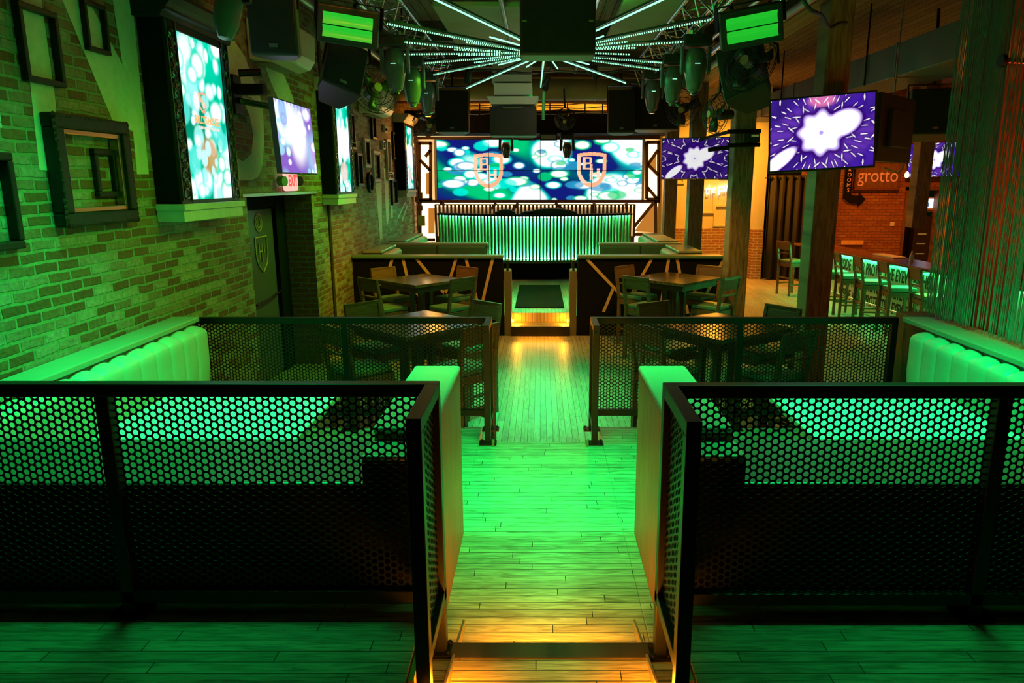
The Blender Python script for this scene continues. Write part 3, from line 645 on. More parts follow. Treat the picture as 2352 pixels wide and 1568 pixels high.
for (cx, cy, ang, sc, tl, dist, cl) in ((-1.68, 10.05, 48, 0.90, 'square planked bar table before the left black partition', 0.36, 'the left table by the partition'),
        (1.92, 10.22, 45, 0.96, 'square planked bar table before the right black partition', 0.36, 'the right table by the partition'),
        (-1.20, 6.85, 47, 0.98, 'planked bar table seen through the far left railing', 0.36, 'the table behind the far left railing'),
        (1.70, 6.72, 33, 0.98, 'planked bar table seen through the far right railing', 0.36, 'the table behind the far right railing')):
    place('t', tab0, cx, cy, Z2, math.radians(ang), tl, 'planked bar tables', sc)
    for k, nm in enumerate(('back right', 'back left', 'front left', 'front right')):
        a = math.radians(ang + 90*k); n = Vector((math.cos(a), math.sin(a), 0)); dd = 0.5*sc+0.16
        place('c', ch0, cx+n.x*dd, cy+n.y*dd, Z2, a+PI/2, 'green seated bar chair, %s side of %s' % (nm, cl), 'chairs around the bar tables')

# ================================================================ the stage lounge
def lounge_partition(x0, x1, label, strips, side):
    t = thing('lounge_partition', label, 'partition', (x0, 11.25, Z2)); wd = x1-x0
    MB().box(0, 0, 0, wd, 0.10, 1.235).build('panel', blackm, t, bev=0.003)
    MB().box(-0.01, -0.05, 1.235, wd+0.01, 0.22, 1.28).build('cap', vinyl_d, t, bev=0.018, seg=3)
    for a, c in strips:
        p = PY(a[0], a[1], 11.245); q = PY(c[0], c[1], 11.245)
        MB().bar((p.x-x0, -0.006, p.z-Z2), (q.x-x0, -0.006, q.z-Z2), 0.045, 0.012, (0, 1, 0)).build('wood_strip', wood_strip, t)
    MB().box(0.02, 0.10, 0.31, wd-0.02, 0.55, 0.75).build('seat_base', wood_dark, t)
    MB().box(0.02, 0.22, 0.75, wd-0.02, 0.62, 0.83).build('seat_cushion', vinyl_d, t, bev=0.02)
lounge_partition(-2.93, -0.585, 'left black partition with pale slanted wood strips before the stage', [((902, 592), (880, 660)), ((925, 592), (948, 690)), ((955, 592), (1026, 680)), ((1048, 593), (1018, 690)), ((1070, 593), (1104, 722)), ((1132, 593), (1101, 722)), ((945, 655), (970, 690))], -1)
lounge_partition(0.59, 2.86, 'right black partition with pale slanted wood strips before the stage', [((1348, 595), (1472, 725)), ((1497, 594), (1448, 680)), ((1536, 594), (1518, 700)), ((1555, 594), (1580, 720)), ((1662, 596), (1600, 720)), ((1408, 663), (1386, 716))], 1)
for nm, x0, x1, side in (('left', -2.92, -1.02, -1), ('right', 1.14, 2.68, 1)):
    t = thing('lounge_bench', 'green %s lounge bench with pale capped back facing the stage' % nm, 'bench', ((x0+x1)/2, 13.8, Z3)); w2 = (x1-x0)/2
    xm = 0.0
    MB().box(-w2, -0.02, 0, w2, 0.14, 0.92).build('bench_back', vinyl_d, t, bev=0.02, seg=3)
    MB().box(-w2-0.02, -0.06, 0.90, w2+0.02, 0.20, 0.96).build('cap', ledge_m, t, bev=0.02, seg=3)
    for a, c in ((-w2+0.02, -0.01), (0.01, w2-0.02)): MB().box(a, -0.09, 0.5, c, -0.02, 0.9).build('back_cushion', vinyl_d, t, bev=0.02)
    MB().box(-w2, -0.60, 0, w2, -0.02, 0.45).build('seat', vinyl_d, t, bev=0.03)
    a, c = (WX+0.01, -2.62) if side < 0 else (2.28, 2.68)
    for ya, yb, pos in ((11.92, 13.15, 'before'), (14.05, 16.2, 'behind')):
        t = thing('lounge_bench', 'side bench with pale ledge %s the capped bench back, along the %s' % (pos, 'left brick wall' if side < 0 else 'right posts'), 'bench', ((a+c)/2, ya, Z3)); h = (c-a)/2
        MB().box(-h, 0, 0.94, h, yb-ya, 0.98).build('ledge', ledge_m, t, bev=0.01)
        MB().box(-h, 0.02, 0, h, yb-ya-0.02, 0.94).build('bench_back', wood_dark, t)
        channel_back(0.02, yb-ya-0.02, 0.42, 0.93, 0.12, 0.10, lambda d_, side=side, h=h: -side*h-side*d_).build('channel_cushion', vinyl, t, smooth=True)
for nm, x in (('left', -0.515), ('right', 0.52)):
    t = thing('gate_post', 'short square %s post with blue brackets beside the lounge steps' % nm, 'post', (x, 11.30, Z2))
    MB().box(-0.055, -0.05, 0, 0.055, 0.25, 1.03).build('post_body', mat('gate_board_'+nm, (0.16, 0.13, 0.08), 0.5), t, bev=0.004)
    MB().box(-0.02, 0.0, 1.03, 0.02, 0.04, 1.21).build('post_top', black, t)
    blu = MATS.get('bracket_blue') or mat('bracket_blue', (0.45, 0.62, 0.66), 0.3, 0.6)
    b = MB()
    for (dx, dz) in ((-0.035, 1.04), (0.035, 1.04), (0.0, 1.20)): b.box(dx-0.016, -0.06, dz, dx+0.016, -0.02, dz+0.035)
    b.build('bracket', blu, t)
o = MB().box(-0.43, 12.06, Z3, 0.41, 14.8, Z3+0.012).build('floor_mat', rubber, None, bev=0.004); tag(o, 'dark rubber mat lying between the lounge partitions', 'mat')

# stage counter with lit vertical slats
t = thing('stage_counter', 'curved stage counter of vertical slats glowing green', 'counter', (0.0, 15.3, Z3))
CX, HW, SAG = -0.12, 2.15, 0.75          # arc: nearest at the centre
def arc(a, off=0.0):
    x = CX+HW*a; y = SAG*(a*a)+off; return x, y
NS = 58
for nm, a0, z0, z1, m, off in (('counter_back', 0, 0.47, 1.38, vinyl_d, 0.19),):
    b = MB(); vs = []; fs = []
    for i in range(41):
        x, y = arc(-1+2*i/40, off); vs += [(x, y, z0), (x, y, z1), (x, y+0.05, z1), (x, y+0.05, z0)]
    for i in range(40):
        for k in range(4): fs.append((4*i+k, 4*i+(k+1) % 4, 4*i+4+(k+1) % 4, 4*i+4+k))
    fs += [(0, 1, 2, 3), (163, 162, 161, 160)]
    b.add(vs, fs).build(nm, mat('counter_back_paint', (0.55, 0.72, 0.62), 0.5), t)
for i in range(NS):
    a = -1+2*(i+0.5)/NS; x, y = arc(a); dx = 1.0; dy = 2*SAG*a/HW; ln = math.hypot(dx, dy); tx, ty = dx/ln, dy/ln
    h = 0.018
    P = [(x-tx*h, y-ty*h), (x+tx*h, y+ty*h), (x+tx*h-ty*0.06, y+ty*h+tx*0.06), (x-tx*h-ty*0.06, y-ty*h+tx*0.06)]
    MB().prism(P, lambda q, r_, d_: (q, r_, d_), 0.46, 1.39).build('slat', wood_red, t)
for nm, z0, z1, m in (('led_strip', 0.485, 0.497, led_strip), ('led_strip', 1.36, 1.372, led_strip)):
    b = MB(); b.tube([(*arc(-0.98+1.96*i/40, 0.10), (z0+z1)/2) for i in range(41)], 0.007, 6); b.build(nm, m, t)
for nm, z0, z1, o0, o1, m in (('counter_top', 1.385, 1.42, -0.02, 0.40, blackm), ('kick_board', 0.40, 0.465, -0.02, 0.2, darkledge), ('plinth', 0.0, 0.40, 0.45, 0.60, blackm)):
    vs = []; fs = []
    for i in range(41):
        x, y = arc(-1+2*i/40)
        vs += [(x, y+o0, z0), (x, y+o0, z1), (x, y+o1, z1), (x, y+o1, z0)]
    for i in range(40):
        for k in range(4): fs.append((4*i+k, 4*i+(k+1) % 4, 4*i+4+(k+1) % 4, 4*i+4+k))
    fs += [(0, 1, 2, 3), (163, 162, 161, 160)]
    MB().add(vs, fs).build(nm, m, t)
t = thing('slatted_screen', 'brown slatted screen standing behind the stage counter', 'screen', (0.0, 16.72, Z3))
for i in range(52):
    x = -2.40+4.56*i/51
    MB().box(x-0.024, 0, 0.85, x+0.024, 0.05, 1.585).build('slat', wood_red, t)
MB().box(-2.42, 0.05, 0, 2.18, 0.09, 0.87).build('lower_panel', wood_red, t)
MB().box(-2.42, -0.004, 1.57, 2.18, 0.09, 1.60).build('top_rail', wood_red, t)
o = MB()
random.seed(3)
for (cx, w2, h2) in ((-0.75, 0.22, 0.10), (0.25, 0.55, 0.12), (-0.25, 0.18, 0.06)):
    o.prism([(cx+w2*math.cos(k*PI/8)*(1+0.1*math.sin(k*3)), h2*math.sin(k*PI/8)) for k in range(9)], lambda a, c, d_: (a, d_, 1.03+c), 15.5, 15.9)
o = o.build('equipment_cover', cloth, None, bev=0.02); tag(o, 'dark cloth covered mixing gear on the stage counter', 'equipment')

# video wall and its lit timber frame
t = thing('led_screen', 'eight panel video wall showing green bubbles and two orange shields', 'screen', (0.0, 17.14, 1.965))
MB().box(-2.42, 0.01, -0.70, 2.42, 0.16, 0.70).build('panel_housing', black, t)
bk = bokeh(11, 0.15, 95, ((0.005, 0.01, 0.16), (0.0, 0.05, 0.14)), ((0.0, 0.55, 0.16), (0.0, 0.75, 0.62), (0.02, 0.28, 0.5)), 1.7, cover=0.12)
def wall_pix(X, Y):
    c = bk(X, Y); shield(c, X, Y, -1.20, 0.0, 0.78); shield(c, X, Y, 1.19, 0.02, 0.78); return c
RX = Matrix.Rotation(PI/2, 4, 'X')
screen('display', 4.78, 1.37, 420, 124, wall_pix, RX, t, 1.25)
b = MB()
for x in (-1.195, 0.0, 1.195): b.box(x-0.006, -0.006, -0.685, x+0.006, 0.004, 0.685)
b.box(-2.39, -0.006, -0.006, 2.39, 0.004, 0.006); b.build('panel_seam', black, t)
t = thing('timber_lattice', 'dark timber lattice frame with glowing panels around the video wall', 'lattice', (0, 17.2, 0))
def fp(u, v): p = PY(u, v, 17.2); return (p.x, p.z)
tim = wood_mat('frame_timber', 0, 2, (0.16, 0.06, 0.03), (0.07, 0.025, 0.012), 0.5)
def fbar(a, c, wd=0.07, m=tim, nm='timber'):
    a, c = fp(*a), fp(*c); MB().bar((a[0], -0.05, a[1]), (c[0], -0.05, c[1]), wd, 0.08, (0, 1, 0)).build(nm, m, t)
def fpanel(P, m, nm, y=0.05):
    MB().prism([fp(*q) for q in P], lambda a, c, d_: (a, d_, c), y, y+0.06).build(nm, m, t)
fpanel([(958, 309), (1514, 309), (1514, 557), (962, 557)], plaster, 'backing', 0.16)
for P in ([(964, 330), (990, 330), (990, 460), (964, 460)], [(1484, 328), (1512, 328), (1512, 458), (1484, 458)], [(958, 310), (1514, 310), (1514, 317), (958, 317)], [(962, 464), (1512, 464), (1512, 474), (962, 474)], [(966, 474), (998, 474), (1000, 555), (968, 555)]): fpanel(P, warm_panel, 'light_panel')
for P in ([(978, 398), (986, 396), (986, 446), (978, 446)], [(984, 478), (998, 478), (998, 536), (984, 536)], [(1490, 372), (1508, 352), (1508, 398)], [(1458, 530), (1502, 466), (1502, 534)]): fpanel(P, warm_mid, 'dim_panel', 0.0)
fpanel([(1455, 545), (1458, 474), (1496, 474)], warm_panel, 'light_panel', 0.03); fpanel([(1455, 542), (1502, 542), (1502, 556), (1455, 556)], warm_panel, 'light_panel', 0.03)
for a, c in (((958, 317), (1514, 316)), ((964, 328), (964, 460)), ((990, 328), (990, 460)), ((962, 329), (992, 329)), ((962, 458), (994, 458)), ((966, 368), (990, 392)), ((990, 345), (978, 360)), ((1485, 325), (1485, 457)), ((1512, 325), (1512, 457)), ((1484, 327), (1513, 327)), ((1484, 457), (1514, 457)), ((1510, 345), (1487, 378)), ((1487, 378), (1511, 402)), ((1486, 430), (1508, 456)),
             ((960, 462), (1514, 462)), ((966, 462), (966, 555)), ((1505, 462), (1505, 556)), ((1500, 466), (1456, 520)), ((1455, 538), (1506, 538)), ((1484, 542), (1470, 556)), ((966, 550), (1000, 550)), ((1140, 466), (1128, 480)), ((1190, 466), (1176, 486)), ((1275, 466), (1300, 488)), ((1364, 466), (1364, 490)), ((1438, 466), (1438, 480)), ((1012, 464), (1022, 472))): fbar(a, c)
for a, c in (((1000, 320), (1003, 460)), ((1477, 318), (1475, 460))): fbar(a, c, 0.05, whitewood, 'light_trim')
fbar((1517, 312), (1513, 556), 0.07, wood_strip, 'light_trim'); fbar((958, 307), (1420, 306), 0.05, whitewood, 'light_trim')
t = thing('electrical_boxes', 'grey conduits and switch boxes in the corner left of the video wall', 'electrical box', (-2.9, 17.05, 0))
b = MB()
for dx in (0.0, 0.03, 0.06): b.tube([(0.02+dx, 0.02, 0.6), (0.02+dx, 0.02, 2.7)], 0.012)
b.build('conduit', tim, t)
for (dx, z0, wd, h2) in ((0.12, 0.70, 0.16, 0.24), (0.10, 1.05, 0.12, 0.12), (0.13, 1.32, 0.07, 0.15), (0.03, 1.6, 0.08, 0.12), (0.03, 1.25, 0.08, 0.12)): MB().box(dx-wd/2, -0.08, z0, dx+wd/2, 0.03, z0+h2).build('switch_box', mat('switch_box_grey', (0.28, 0.25, 0.10), 0.5) if z0 == 0.70 else tim, t, bev=0.005)
R = math.radians
# ================================================================ left wall: lit displays, frames, television
def wall_display(label, y0, y1, seed, txt=False):
    """boxed display on the left wall; y0..y1 = front face, z 1.40..2.93"""
    t = thing('display_case', label, 'display', (WX, (y0+y1)/2, 1.53)); w2 = (y1-y0)/2; fx = 0.20
    MB().box(0.002, -w2, 0, fx-0.02, w2, 1.36).build('case', blackm, t)
    g0, g1 = 0.17/1.10*w2*2-w2, w2-0.13/1.10*w2*2
    b = MB()
    for a, c in ((-w2, g0), (g1, w2)): b.box(fx-0.03, a, 0.0, fx, c, 1.35)
    b.box(fx-0.03, g0, 1.29, fx, g1, 1.35).box(fx-0.03, g0, 0.0, fx, g1, 0.035); b.build('frame', frame_m, t, bev=0.006)
    for ya, yb in ((-w2, g0), (g1, w2)):
        b = MB(); ym = (ya+yb)/2; hw = (yb-ya)/2
        for q in (0.85, -0.85): b.cyl((fx+0.004, ym+hw*q, 0.03), (fx+0.004, ym+hw*q, 1.34), 0.009, 8)
        n = 17
        for k in range(n):
            zz = 0.05+k*(1.24/n); s_ = 1 if k % 2 else -1
            b.tube([(fx+0.006, ym+hw*0.55*math.cos(q)*s_, zz+0.03+0.034*math.sin(q)) for q in np.linspace(-2.4, 2.4, 9)], 0.0085, 6)
            b.add([(fx+0.016, ym+hw*0.25*s_, zz+0.03), (fx+0.004, ym+hw*0.5*s_, zz+0.05), (fx+0.004, ym-hw*0.1*s_, zz+0.06), (fx+0.004, ym+hw*0.1*s_, zz)], [(0, 1, 2), (0, 2, 3), (0, 3, 1)])
        b.build('carved_border', silver, t, smooth=True)
    prof = [(0.0, 1.345), (fx+0.01, 1.345), (fx+0.02, 1.38), (fx+0.05, 1.39), (fx+0.055, 1.41), (fx+0.085, 1.44), (fx+0.11, 1.485), (fx+0.11, 1.51), (0.0, 1.51)]
    MB().prism(prof, lambda a, c, d_: (a, d_, c), -w2-0.06, w2+0.06).build('crown', frame_m if seed == 1 else whitewood, t, bev=0.003)
    MB().box(0.003, -w2-0.02, -0.13, fx+0.015, w2+0.01, -0.045).build('sill', whitewood, t, bev=0.004)
    MB().box(0.003, -w2-0.03, -0.045, fx+0.03, w2+0.04, 0.005).build('sill', whitewood, t, bev=0.004)
    gw, gh = g1-g0, 1.255
    M = basis((fx-0.012, (g0+g1)/2, 0.035+gh/2), (0, 1, 0), (0, 0, 1))
    bf = bokeh(20+seed, 0.065, 70, ((0.0, 0.20, 0.10), (0.0, 0.50, 0.30)), ((0.0, 0.70, 0.42), (0.10, 0.80, 0.70), (0.35, 0.95, 0.90)), 0.75, cover=0.42)
    def pix(X, Y):
        c = bf(X, Y)
        if txt:
            d = np.sqrt(((X-0.02)/0.16)**2+((Y+0.28)/0.16)**2); c = mixc(c, (0.62, 0.30, 0.08), 0.8*(1-sstep(0.7, 1.1, d)))
            for (x, y, r) in ((0.0, -0.22, 0.055), (-0.08, -0.30, 0.06), (0.06, -0.40, 0.035), (0.13, -0.33, 0.03), (-0.17, -0.26, 0.05)):
                d = np.sqrt((X-x)**2+((Y-y)*0.8)**2)/r; c = mixc(c, (0.55, 0.95, 0.92), 1-sstep(0.8, 1.05, d))
            shield(c, X, Y, -0.02, 0.14, 0.16)
        else:
            d = np.sqrt((X/0.2)**2+((Y+0.35)/0.14)**2); c = mixc(c, (0.85, 0.62, 0.55), 0.8*(1-sstep(0.8, 1.1, d)))
            c = mixc(c, (0.95, 0.98, 1.0), 0.9*sstep(0.0, 0.10, 0.25-np.abs(Y-0.05)))
        return c
    screen('lit_screen', gw, gh, 70, 124, pix, M, t, 1.15)
    if txt:
        Mt = basis((fx-0.010, (g0+g1)/2+0.03, 0.035+gh*0.50), (0, 1, 0), (0, 0, 1))
        text('headline', "BALLY'S HOUSE", 0.085, Mt, glow('headline_gold', (1.0, 0.55, 0.18), 1.0), t, 0.001, 0.72, bold=0.002)
        Mt = basis((fx-0.010, (g0+g1)/2+0.06, 0.035+gh*0.452), (0, 1, 0), (0, 0, 1))
        text('tagline', 'WHERE EVERYONE FEELS AT HOME', 0.034, Mt, glow('tagline_pale', (1.0, 0.85, 0.7), 1.0), t, 0.001, 0.7)
wall_display('nearest framed display on the left wall showing a bubbly advert with crest', 5.62, 6.70, 1, True)
wall_display('middle framed display on the left wall beyond the doorway', 9.92, 10.86, 2)
wall_display('farthest framed display on the left wall beside the video wall', 15.05, 16.15, 3)
def wall_frame(label, P, wd, dep, m, ornate=False, lip=None):
    """P: pixel corners top-left, bottom-right of the frame on the left wall"""
    a, c = PX(*P[0], WX+dep), PX(*P[1], WX+dep); y0, y1, z0, z1 = a.y, c.y, c.z, a.z
    t = thing('picture_frame', label, 'frame', (WX, (y0+y1)/2, z0), 0, 'empty picture frames on the left wall'); hw = (y1-y0)/2; h = z1-z0
    for k, (ya, za, yb, zb) in enumerate(((-hw, 0, hw, wd), (-hw, h-wd, hw, h), (-hw, wd, -hw+wd, h-wd), (hw-wd, wd, hw, h-wd))):
        b = MB().box(0.002, ya, za, dep, yb, zb); o = b.build('frame_side', m, t, bev=min(0.012, wd*0.2))
    if lip:
        b = MB()
        for (ya, za, yb, zb) in ((-hw+wd, wd, hw-wd, wd*1.4), (-hw+wd, h-wd*1.4, hw-wd, h-wd), (-hw+wd, wd*1.4, -hw+wd*1.4, h-wd*1.4), (hw-wd*1.4, wd*1.4, hw-wd, h-wd*1.4)): b.box(0.004, ya, za, dep*0.75, yb, zb)
        b.build('inner_lip', lip, t, bev=0.006)
    if ornate:
        b = MB()
        for sy in (-1, 1):
            for zz in (0.02, h-0.02):
                for k in range(5):
                    q = k*0.035; b.lathe([(0.001, -0.012), (0.026-k*0.002, 0), (0.001, 0.014)], 8, Matrix.Translation((dep*0.9, sy*(hw-0.01-q), zz)) @ Matrix.Rotation(PI/2, 4, 'Y'))
                    b.lathe([(0.001, -0.012), (0.026-k*0.002, 0), (0.001, 0.014)], 8, Matrix.Translation((dep*0.9, sy*(hw-0.01), zz+(q if zz < h/2 else -q))) @ Matrix.Rotation(PI/2, 4, 'Y'))
        for zz in (0.015, h-0.015):
            for k in range(-3, 4): b.lathe([(0.001, -0.01), (0.024-abs(k)*0.003, 0), (0.001, 0.014)], 8, Matrix.Translation((dep*0.9, k*0.03, zz)) @ Matrix.Rotation(PI/2, 4, 'Y'))
        for zz in np.arange(0.1, h-0.08, 0.06):
            for sy in (-1, 1): b.lathe([(0.001, -0.006), (0.015, 0), (0.001, 0.008)], 8, Matrix.Translation((dep*0.95, sy*(hw-0.012), float(zz))) @ Matrix.Rotation(PI/2, 4, 'Y'))
        b.build('carving', m, t, smooth=True)
    return t
wall_frame('dark empty frame high on the brick over the left stroke of the N', ((40, -2), (156, 203)), 0.035, 0.045, frame_m)
wall_frame('small empty frame at the top edge over the diagonal of the N', ((192, -6), (258, 129)), 0.03, 0.04, frame_m)
wall_frame('large carved empty frame with gilt lip around a smaller frame', ((122, 256), (322, 508)), 0.085, 0.09, frame_m, True, gilt)
wall_frame('small dark frame hung inside the large carved frame', ((216, 340), (279, 452)), 0.04, 0.035, frame_m)
wall_frame('black empty frame cut by the left edge of the picture', ((-60, 345), (63, 570)), 0.045, 0.06, frame_m)
wall_frame('sliver of a pale frame at the left edge above the black frame', ((-60, 235), (7, 295)), 0.03, 0.04, whitewood)
far = [((806, 256), (818, 330), 'slim dark frame right beside the middle display crown'), ((807, 320), (820, 345), 'tiny dark frame tucked under the middle display crown'), ((854, 250), (867, 322), 'tall narrow frame high on the far brick under the fan'), ((838, 316), (854, 386), 'white topped frame over the round mirror'), ((821, 350), (837, 428), 'dark upright frame just right of the middle display'), ((858, 345), (877, 418), 'white painted frame standing on the paint drips'),
       ((889, 318), (901, 402), 'frame with pale head at the middle of the far group'), ((904, 302), (917, 368), 'frame at the top right of the far group'), ((892, 394), (906, 414), 'small pale frame end above the lowest frame'), ((901, 412), (915, 470), 'lowest dark frame of the far group'), ((884, 288), (891, 306), 'tiny oval topped frame under the white wall speaker'), ((880, 322), (886, 344), 'narrow dark frame left of the pale headed frame')]
for a, c, lab in far: wall_frame(lab, (a, c), 0.05 if c[0]-a[0] > 10 else 0.03, 0.05, whitewood if 'white' in lab or 'pale' in lab else frame_m, lip=frame_m if 'white' in lab else None)
p = PX(851, 419, WX+0.03)
t = thing('round_mirror', 'small round dark mirror among the far wall frames', 'mirror', (WX, p.y, p.z))
MB().ring((0.03, 0, 0), (1, 0, 0), 0.155, 0.025, 32, 8).build('rim', frame_m, t, smooth=True); MB().cyl((0.002, 0, 0), (0.02, 0, 0), 0.15, 32).build('glass', glass_d, t)

def television(name, label, c, wd, ht, yaw, tilt, seed, petals, fn=None, strength=1.0, thick=0.05, roll=0.0, bezel=0.012, rr=0.26, res=170):
    """screen centre c, faces -y when yaw = 0"""
    t = thing(name, label, 'television', c, rot=(tilt, roll, yaw))
    MB().box(-wd/2-bezel, 0.0, -ht/2-bezel, wd/2+bezel, thick, ht/2+bezel).build('housing', blackp, t, bev=0.004)
    MB().box(-wd*0.3, thick, -ht*0.3, wd*0.3, thick+0.05, ht*0.3).build('back_cover', blackp, t, bev=0.01)
    screen('lit_screen', wd, ht, res, int(res*ht/wd), fn or kaleido(seed, petals, 1.0, rr), Matrix.Translation((0, -0.002, 0)) @ RX, t, strength)
    MB().box(-0.03, -0.004, -ht/2-0.009, 0.03, 0.001, -ht/2-0.004).build('badge', steel, t)
    return t
def live(X, Y):
    c = bokeh(44, 0.07, 26, ((0.25, 0.12, 0.55), (0.35, 0.55, 0.80)), ((0.55, 0.30, 0.75), (0.35, 0.75, 0.85), (0.75, 0.6, 0.95)), 1.3, cover=0.25)(X, Y)
    d = np.sqrt(((X-0.03)/0.34)**2+((Y-0.02)/0.36)**2); c = mixc(c, (1, 0.97, 1), 0.95*(1-sstep(0.45, 1.0, d)))
    c = mixc(c, (0.30, 0.12, 0.62), 0.85*sstep(0.30, 0.40, Y+0.05*np.sin(X*60))); return mixc(c, (0.15, 0.35, 0.8), 0.7*(1-sstep(0.08, 0.14, np.sqrt((X+0.34)**2+((Y-0.25)/1.5)**2))))
a = PX(638, 312, -2.46); c = PX(720, 324, -2.46); ctr = (a+c)/2
television('television', 'small wall television on a swing arm over the exit sign', ctr, 1.08, 0.67, R(90), R(-3), 5, 8, live, 1.15)
p = PX(545, 225, WX)
t = thing('wall_bracket', 'black swing arm bracket with clamps on the brick between display and television', 'bracket', (WX, p.y, p.z))
b = MB().box(0, -0.16, -0.16, 0.04, 0.02, 0.20).build('wall_plate', black, t)
MB().tube([(0.04, -0.06, -0.03), (0.16, 0.05, -0.05), (0.39, 0.25, -0.09)], 0.03, 12).build('arm', mat('arm_enamel', (0.10, 0.14, 0.11), 0.3, 0.5), t, smooth=True)
MB().box(0.04, -0.12, 0.02, 0.30, 0.0, 0.12).build('clamp', black, t, bev=0.01)
MB().cyl((0.06, -0.07, 0.22), (0.24, 0.02, 0.24), 0.035, 14).build('spot_can', black, t, smooth=True)
p = PX(672, 416, WX+0.10)
t = thing('exit_sign', 'red lit EXIT sign with two round lamps above the doorway', 'sign', (WX+0.10, p.y, p.z))
MB().box(-0.10, -0.03, -0.04, -0.05, 0.03, 0.06).build('mount', black, t)
MB().box(-0.055, -0.18, -0.11, 0.0, 0.20, 0.11).build('housing', exit_white, t, bev=0.02)
text('lettering', 'EXIT', 0.17, basis((0.003, 0.01, 0), (0, 1, 0), (0, 0, 1)), exit_red, t, 0.001, 0.85, bold=0.006)
for y in (-0.26, 0.28): MB().cyl((-0.06, y, 0), (0.01, y-0.02, 0), 0.055, 16).build('lamp_head', black if y > 0 else mat('lamp_lens', (0.3, 0.5, 0.3), 0.2), t, smooth=True)

# ================================================================ overhead equipment
def speaker(label, P, Y, wd, ht, dp, rot, badge=None):
    c = PY(P[0], P[1], Y); t = thing('loudspeaker', label, 'loudspeaker', c, rot=rot)
    w2, h2 = wd/2, ht/2
    MB().prism([(-w2, 0), (w2, 0), (w2, dp*0.35), (w2*0.55, dp), (-w2*0.55, dp), (-w2, dp*0.35)], lambda a, q, d_: (a, q, d_), -h2, h2).build('cabinet', blackp, t, bev=0.02, seg=3)
    MB().box(-w2+0.015, -0.012, -h2+0.015, w2-0.015, 0.004, h2-0.015).build('grille', grille, t, bev=0.006)
    b = MB()
    for s_ in (-1, 1): b.bar((s_*w2*1.04, dp*0.3, h2+0.08), (s_*w2*1.04, dp*0.3, -0.02), 0.012, 0.05, (0, 1, 0))
    b.bar((-w2*1.04, dp*0.3, h2+0.08), (w2*1.04, dp*0.3, h2+0.08), 0.05, 0.012); b.cyl((0, dp*0.3, h2+0.08), (0, dp*0.3, 3.92-c.z), 0.02)
    b.build('mounting_bracket', black, t)
    b = MB()
    for s_ in (-1, 1): b.box(s_*w2*0.85-0.01, dp*0.38, -0.09, s_*w2*0.85+0.01, dp*0.52, 0.09)
    b.build('handle', blackm, t)
    MB().box(-0.035, -0.018, -h2+0.06, 0.035, -0.012, -h2+0.09).build('badge', steel, t)
    return t
R = math.radians
speaker('black loudspeaker tilted down on the left under the green strobe', (795, 152), 7.9, 0.42, 0.54, 0.40, (R(-22), R(20), R(30)))
speaker('black loudspeaker tilted down on the right beside the posts', (1700, 155), 7.6, 0.44, 0.58, 0.42, (R(-22), R(-20), R(-30)))
speaker('tall black loudspeaker hung high over the white wall cabinet on the left', (622, 10), 6.3, 0.39, 0.78, 0.28, (0, 0, R(6)))
speaker('black loudspeaker hung on the brick above the stage left end', (1038, 255), 14.0, 0.62, 0.76, 0.4, (R(-6), 0, 0))
speaker('black loudspeaker hung above the stage right end', (1428, 255), 13.9, 0.50, 0.78, 0.35, (R(-6), 0, 0))
speaker('wide black loudspeaker beside the hanging post at stage right', (1505, 248), 14.3, 0.90, 0.80, 0.4, (R(-6), 0, 0))
speaker('black loudspeaker hanging above the bar with blue lit bracket', (2150, 255), 9.6, 0.60, 0.58, 0.45, (R(-10), 0, R(-12)))
# hanging subwoofer in the middle
p = PY(1281, 18, 6.3)
t = thing('subwoofer', 'big black cabinet hanging in the middle under the light burst', 'loudspeaker', p)
MB().box(-0.31, -0.05, -0.37, 0.31, 0.28, 0.37).build('cabinet', blackp, t, bev=0.015)
MB().box(-0.29, -0.066, -0.35, 0.29, -0.045, 0.35).build('grille', grille, t, bev=0.006)
for sx in (-1, 1):
    MB().box(sx*0.27-0.018, -0.075, -0.12, sx*0.27+0.018, -0.064, -0.105).build('catch', mat('catch_lime', (0.25, 0.35, 0.05), 0.4) if 'catch_lime' not in MATS else MATS['catch_lime'], t)
    MB().cyl((sx*0.2, 0.12, 0.37), (sx*0.2, 0.12, 3.95-p.z), 0.012).build('hanger', black, t)
# white wall cabinets with rounded undersides
for (u, v, Y, L, lab, s_) in ((660, 140, 8.12, 0.88, 'white air conditioner cabinet under the tall loudspeaker on the left wall', 1.0), (920, 262, 12.6, 0.95, 'second white air conditioner cabinet high on the far brick wall', 0.95)):
    c = PX(u+30, v+28, -2.7) if Y < 9 else PX(u, v, -2.7); c.z += 0.2*s_ if Y < 9 else 0
    t = thing('air_conditioner', lab, 'air conditioner', (WX+0.005, Y, c.z), 0)
    prof = [(0, -0.17), (0.16, -0.19), (0.24, -0.16), (0.28, -0.08), (0.29, 0.17), (0, 0.19)]
    MB().prism([(a*1.5*s_, c_*1.1*s_) for a, c_ in prof], lambda a, c_, d_: (a, d_, c_), -L/2, L/2).build('body', white, t, bev=0.025, seg=3)
    MB().box(0.06, -L/2+0.08, -0.215*s_, 0.22, L/2-0.08, -0.197*s_).build('outlet_flap', mat('flap_grey', (0.2, 0.2, 0.18), 0.6) if 'flap_grey' not in MATS else MATS['flap_grey'], t)  # flap is a darker grey than the cabinet
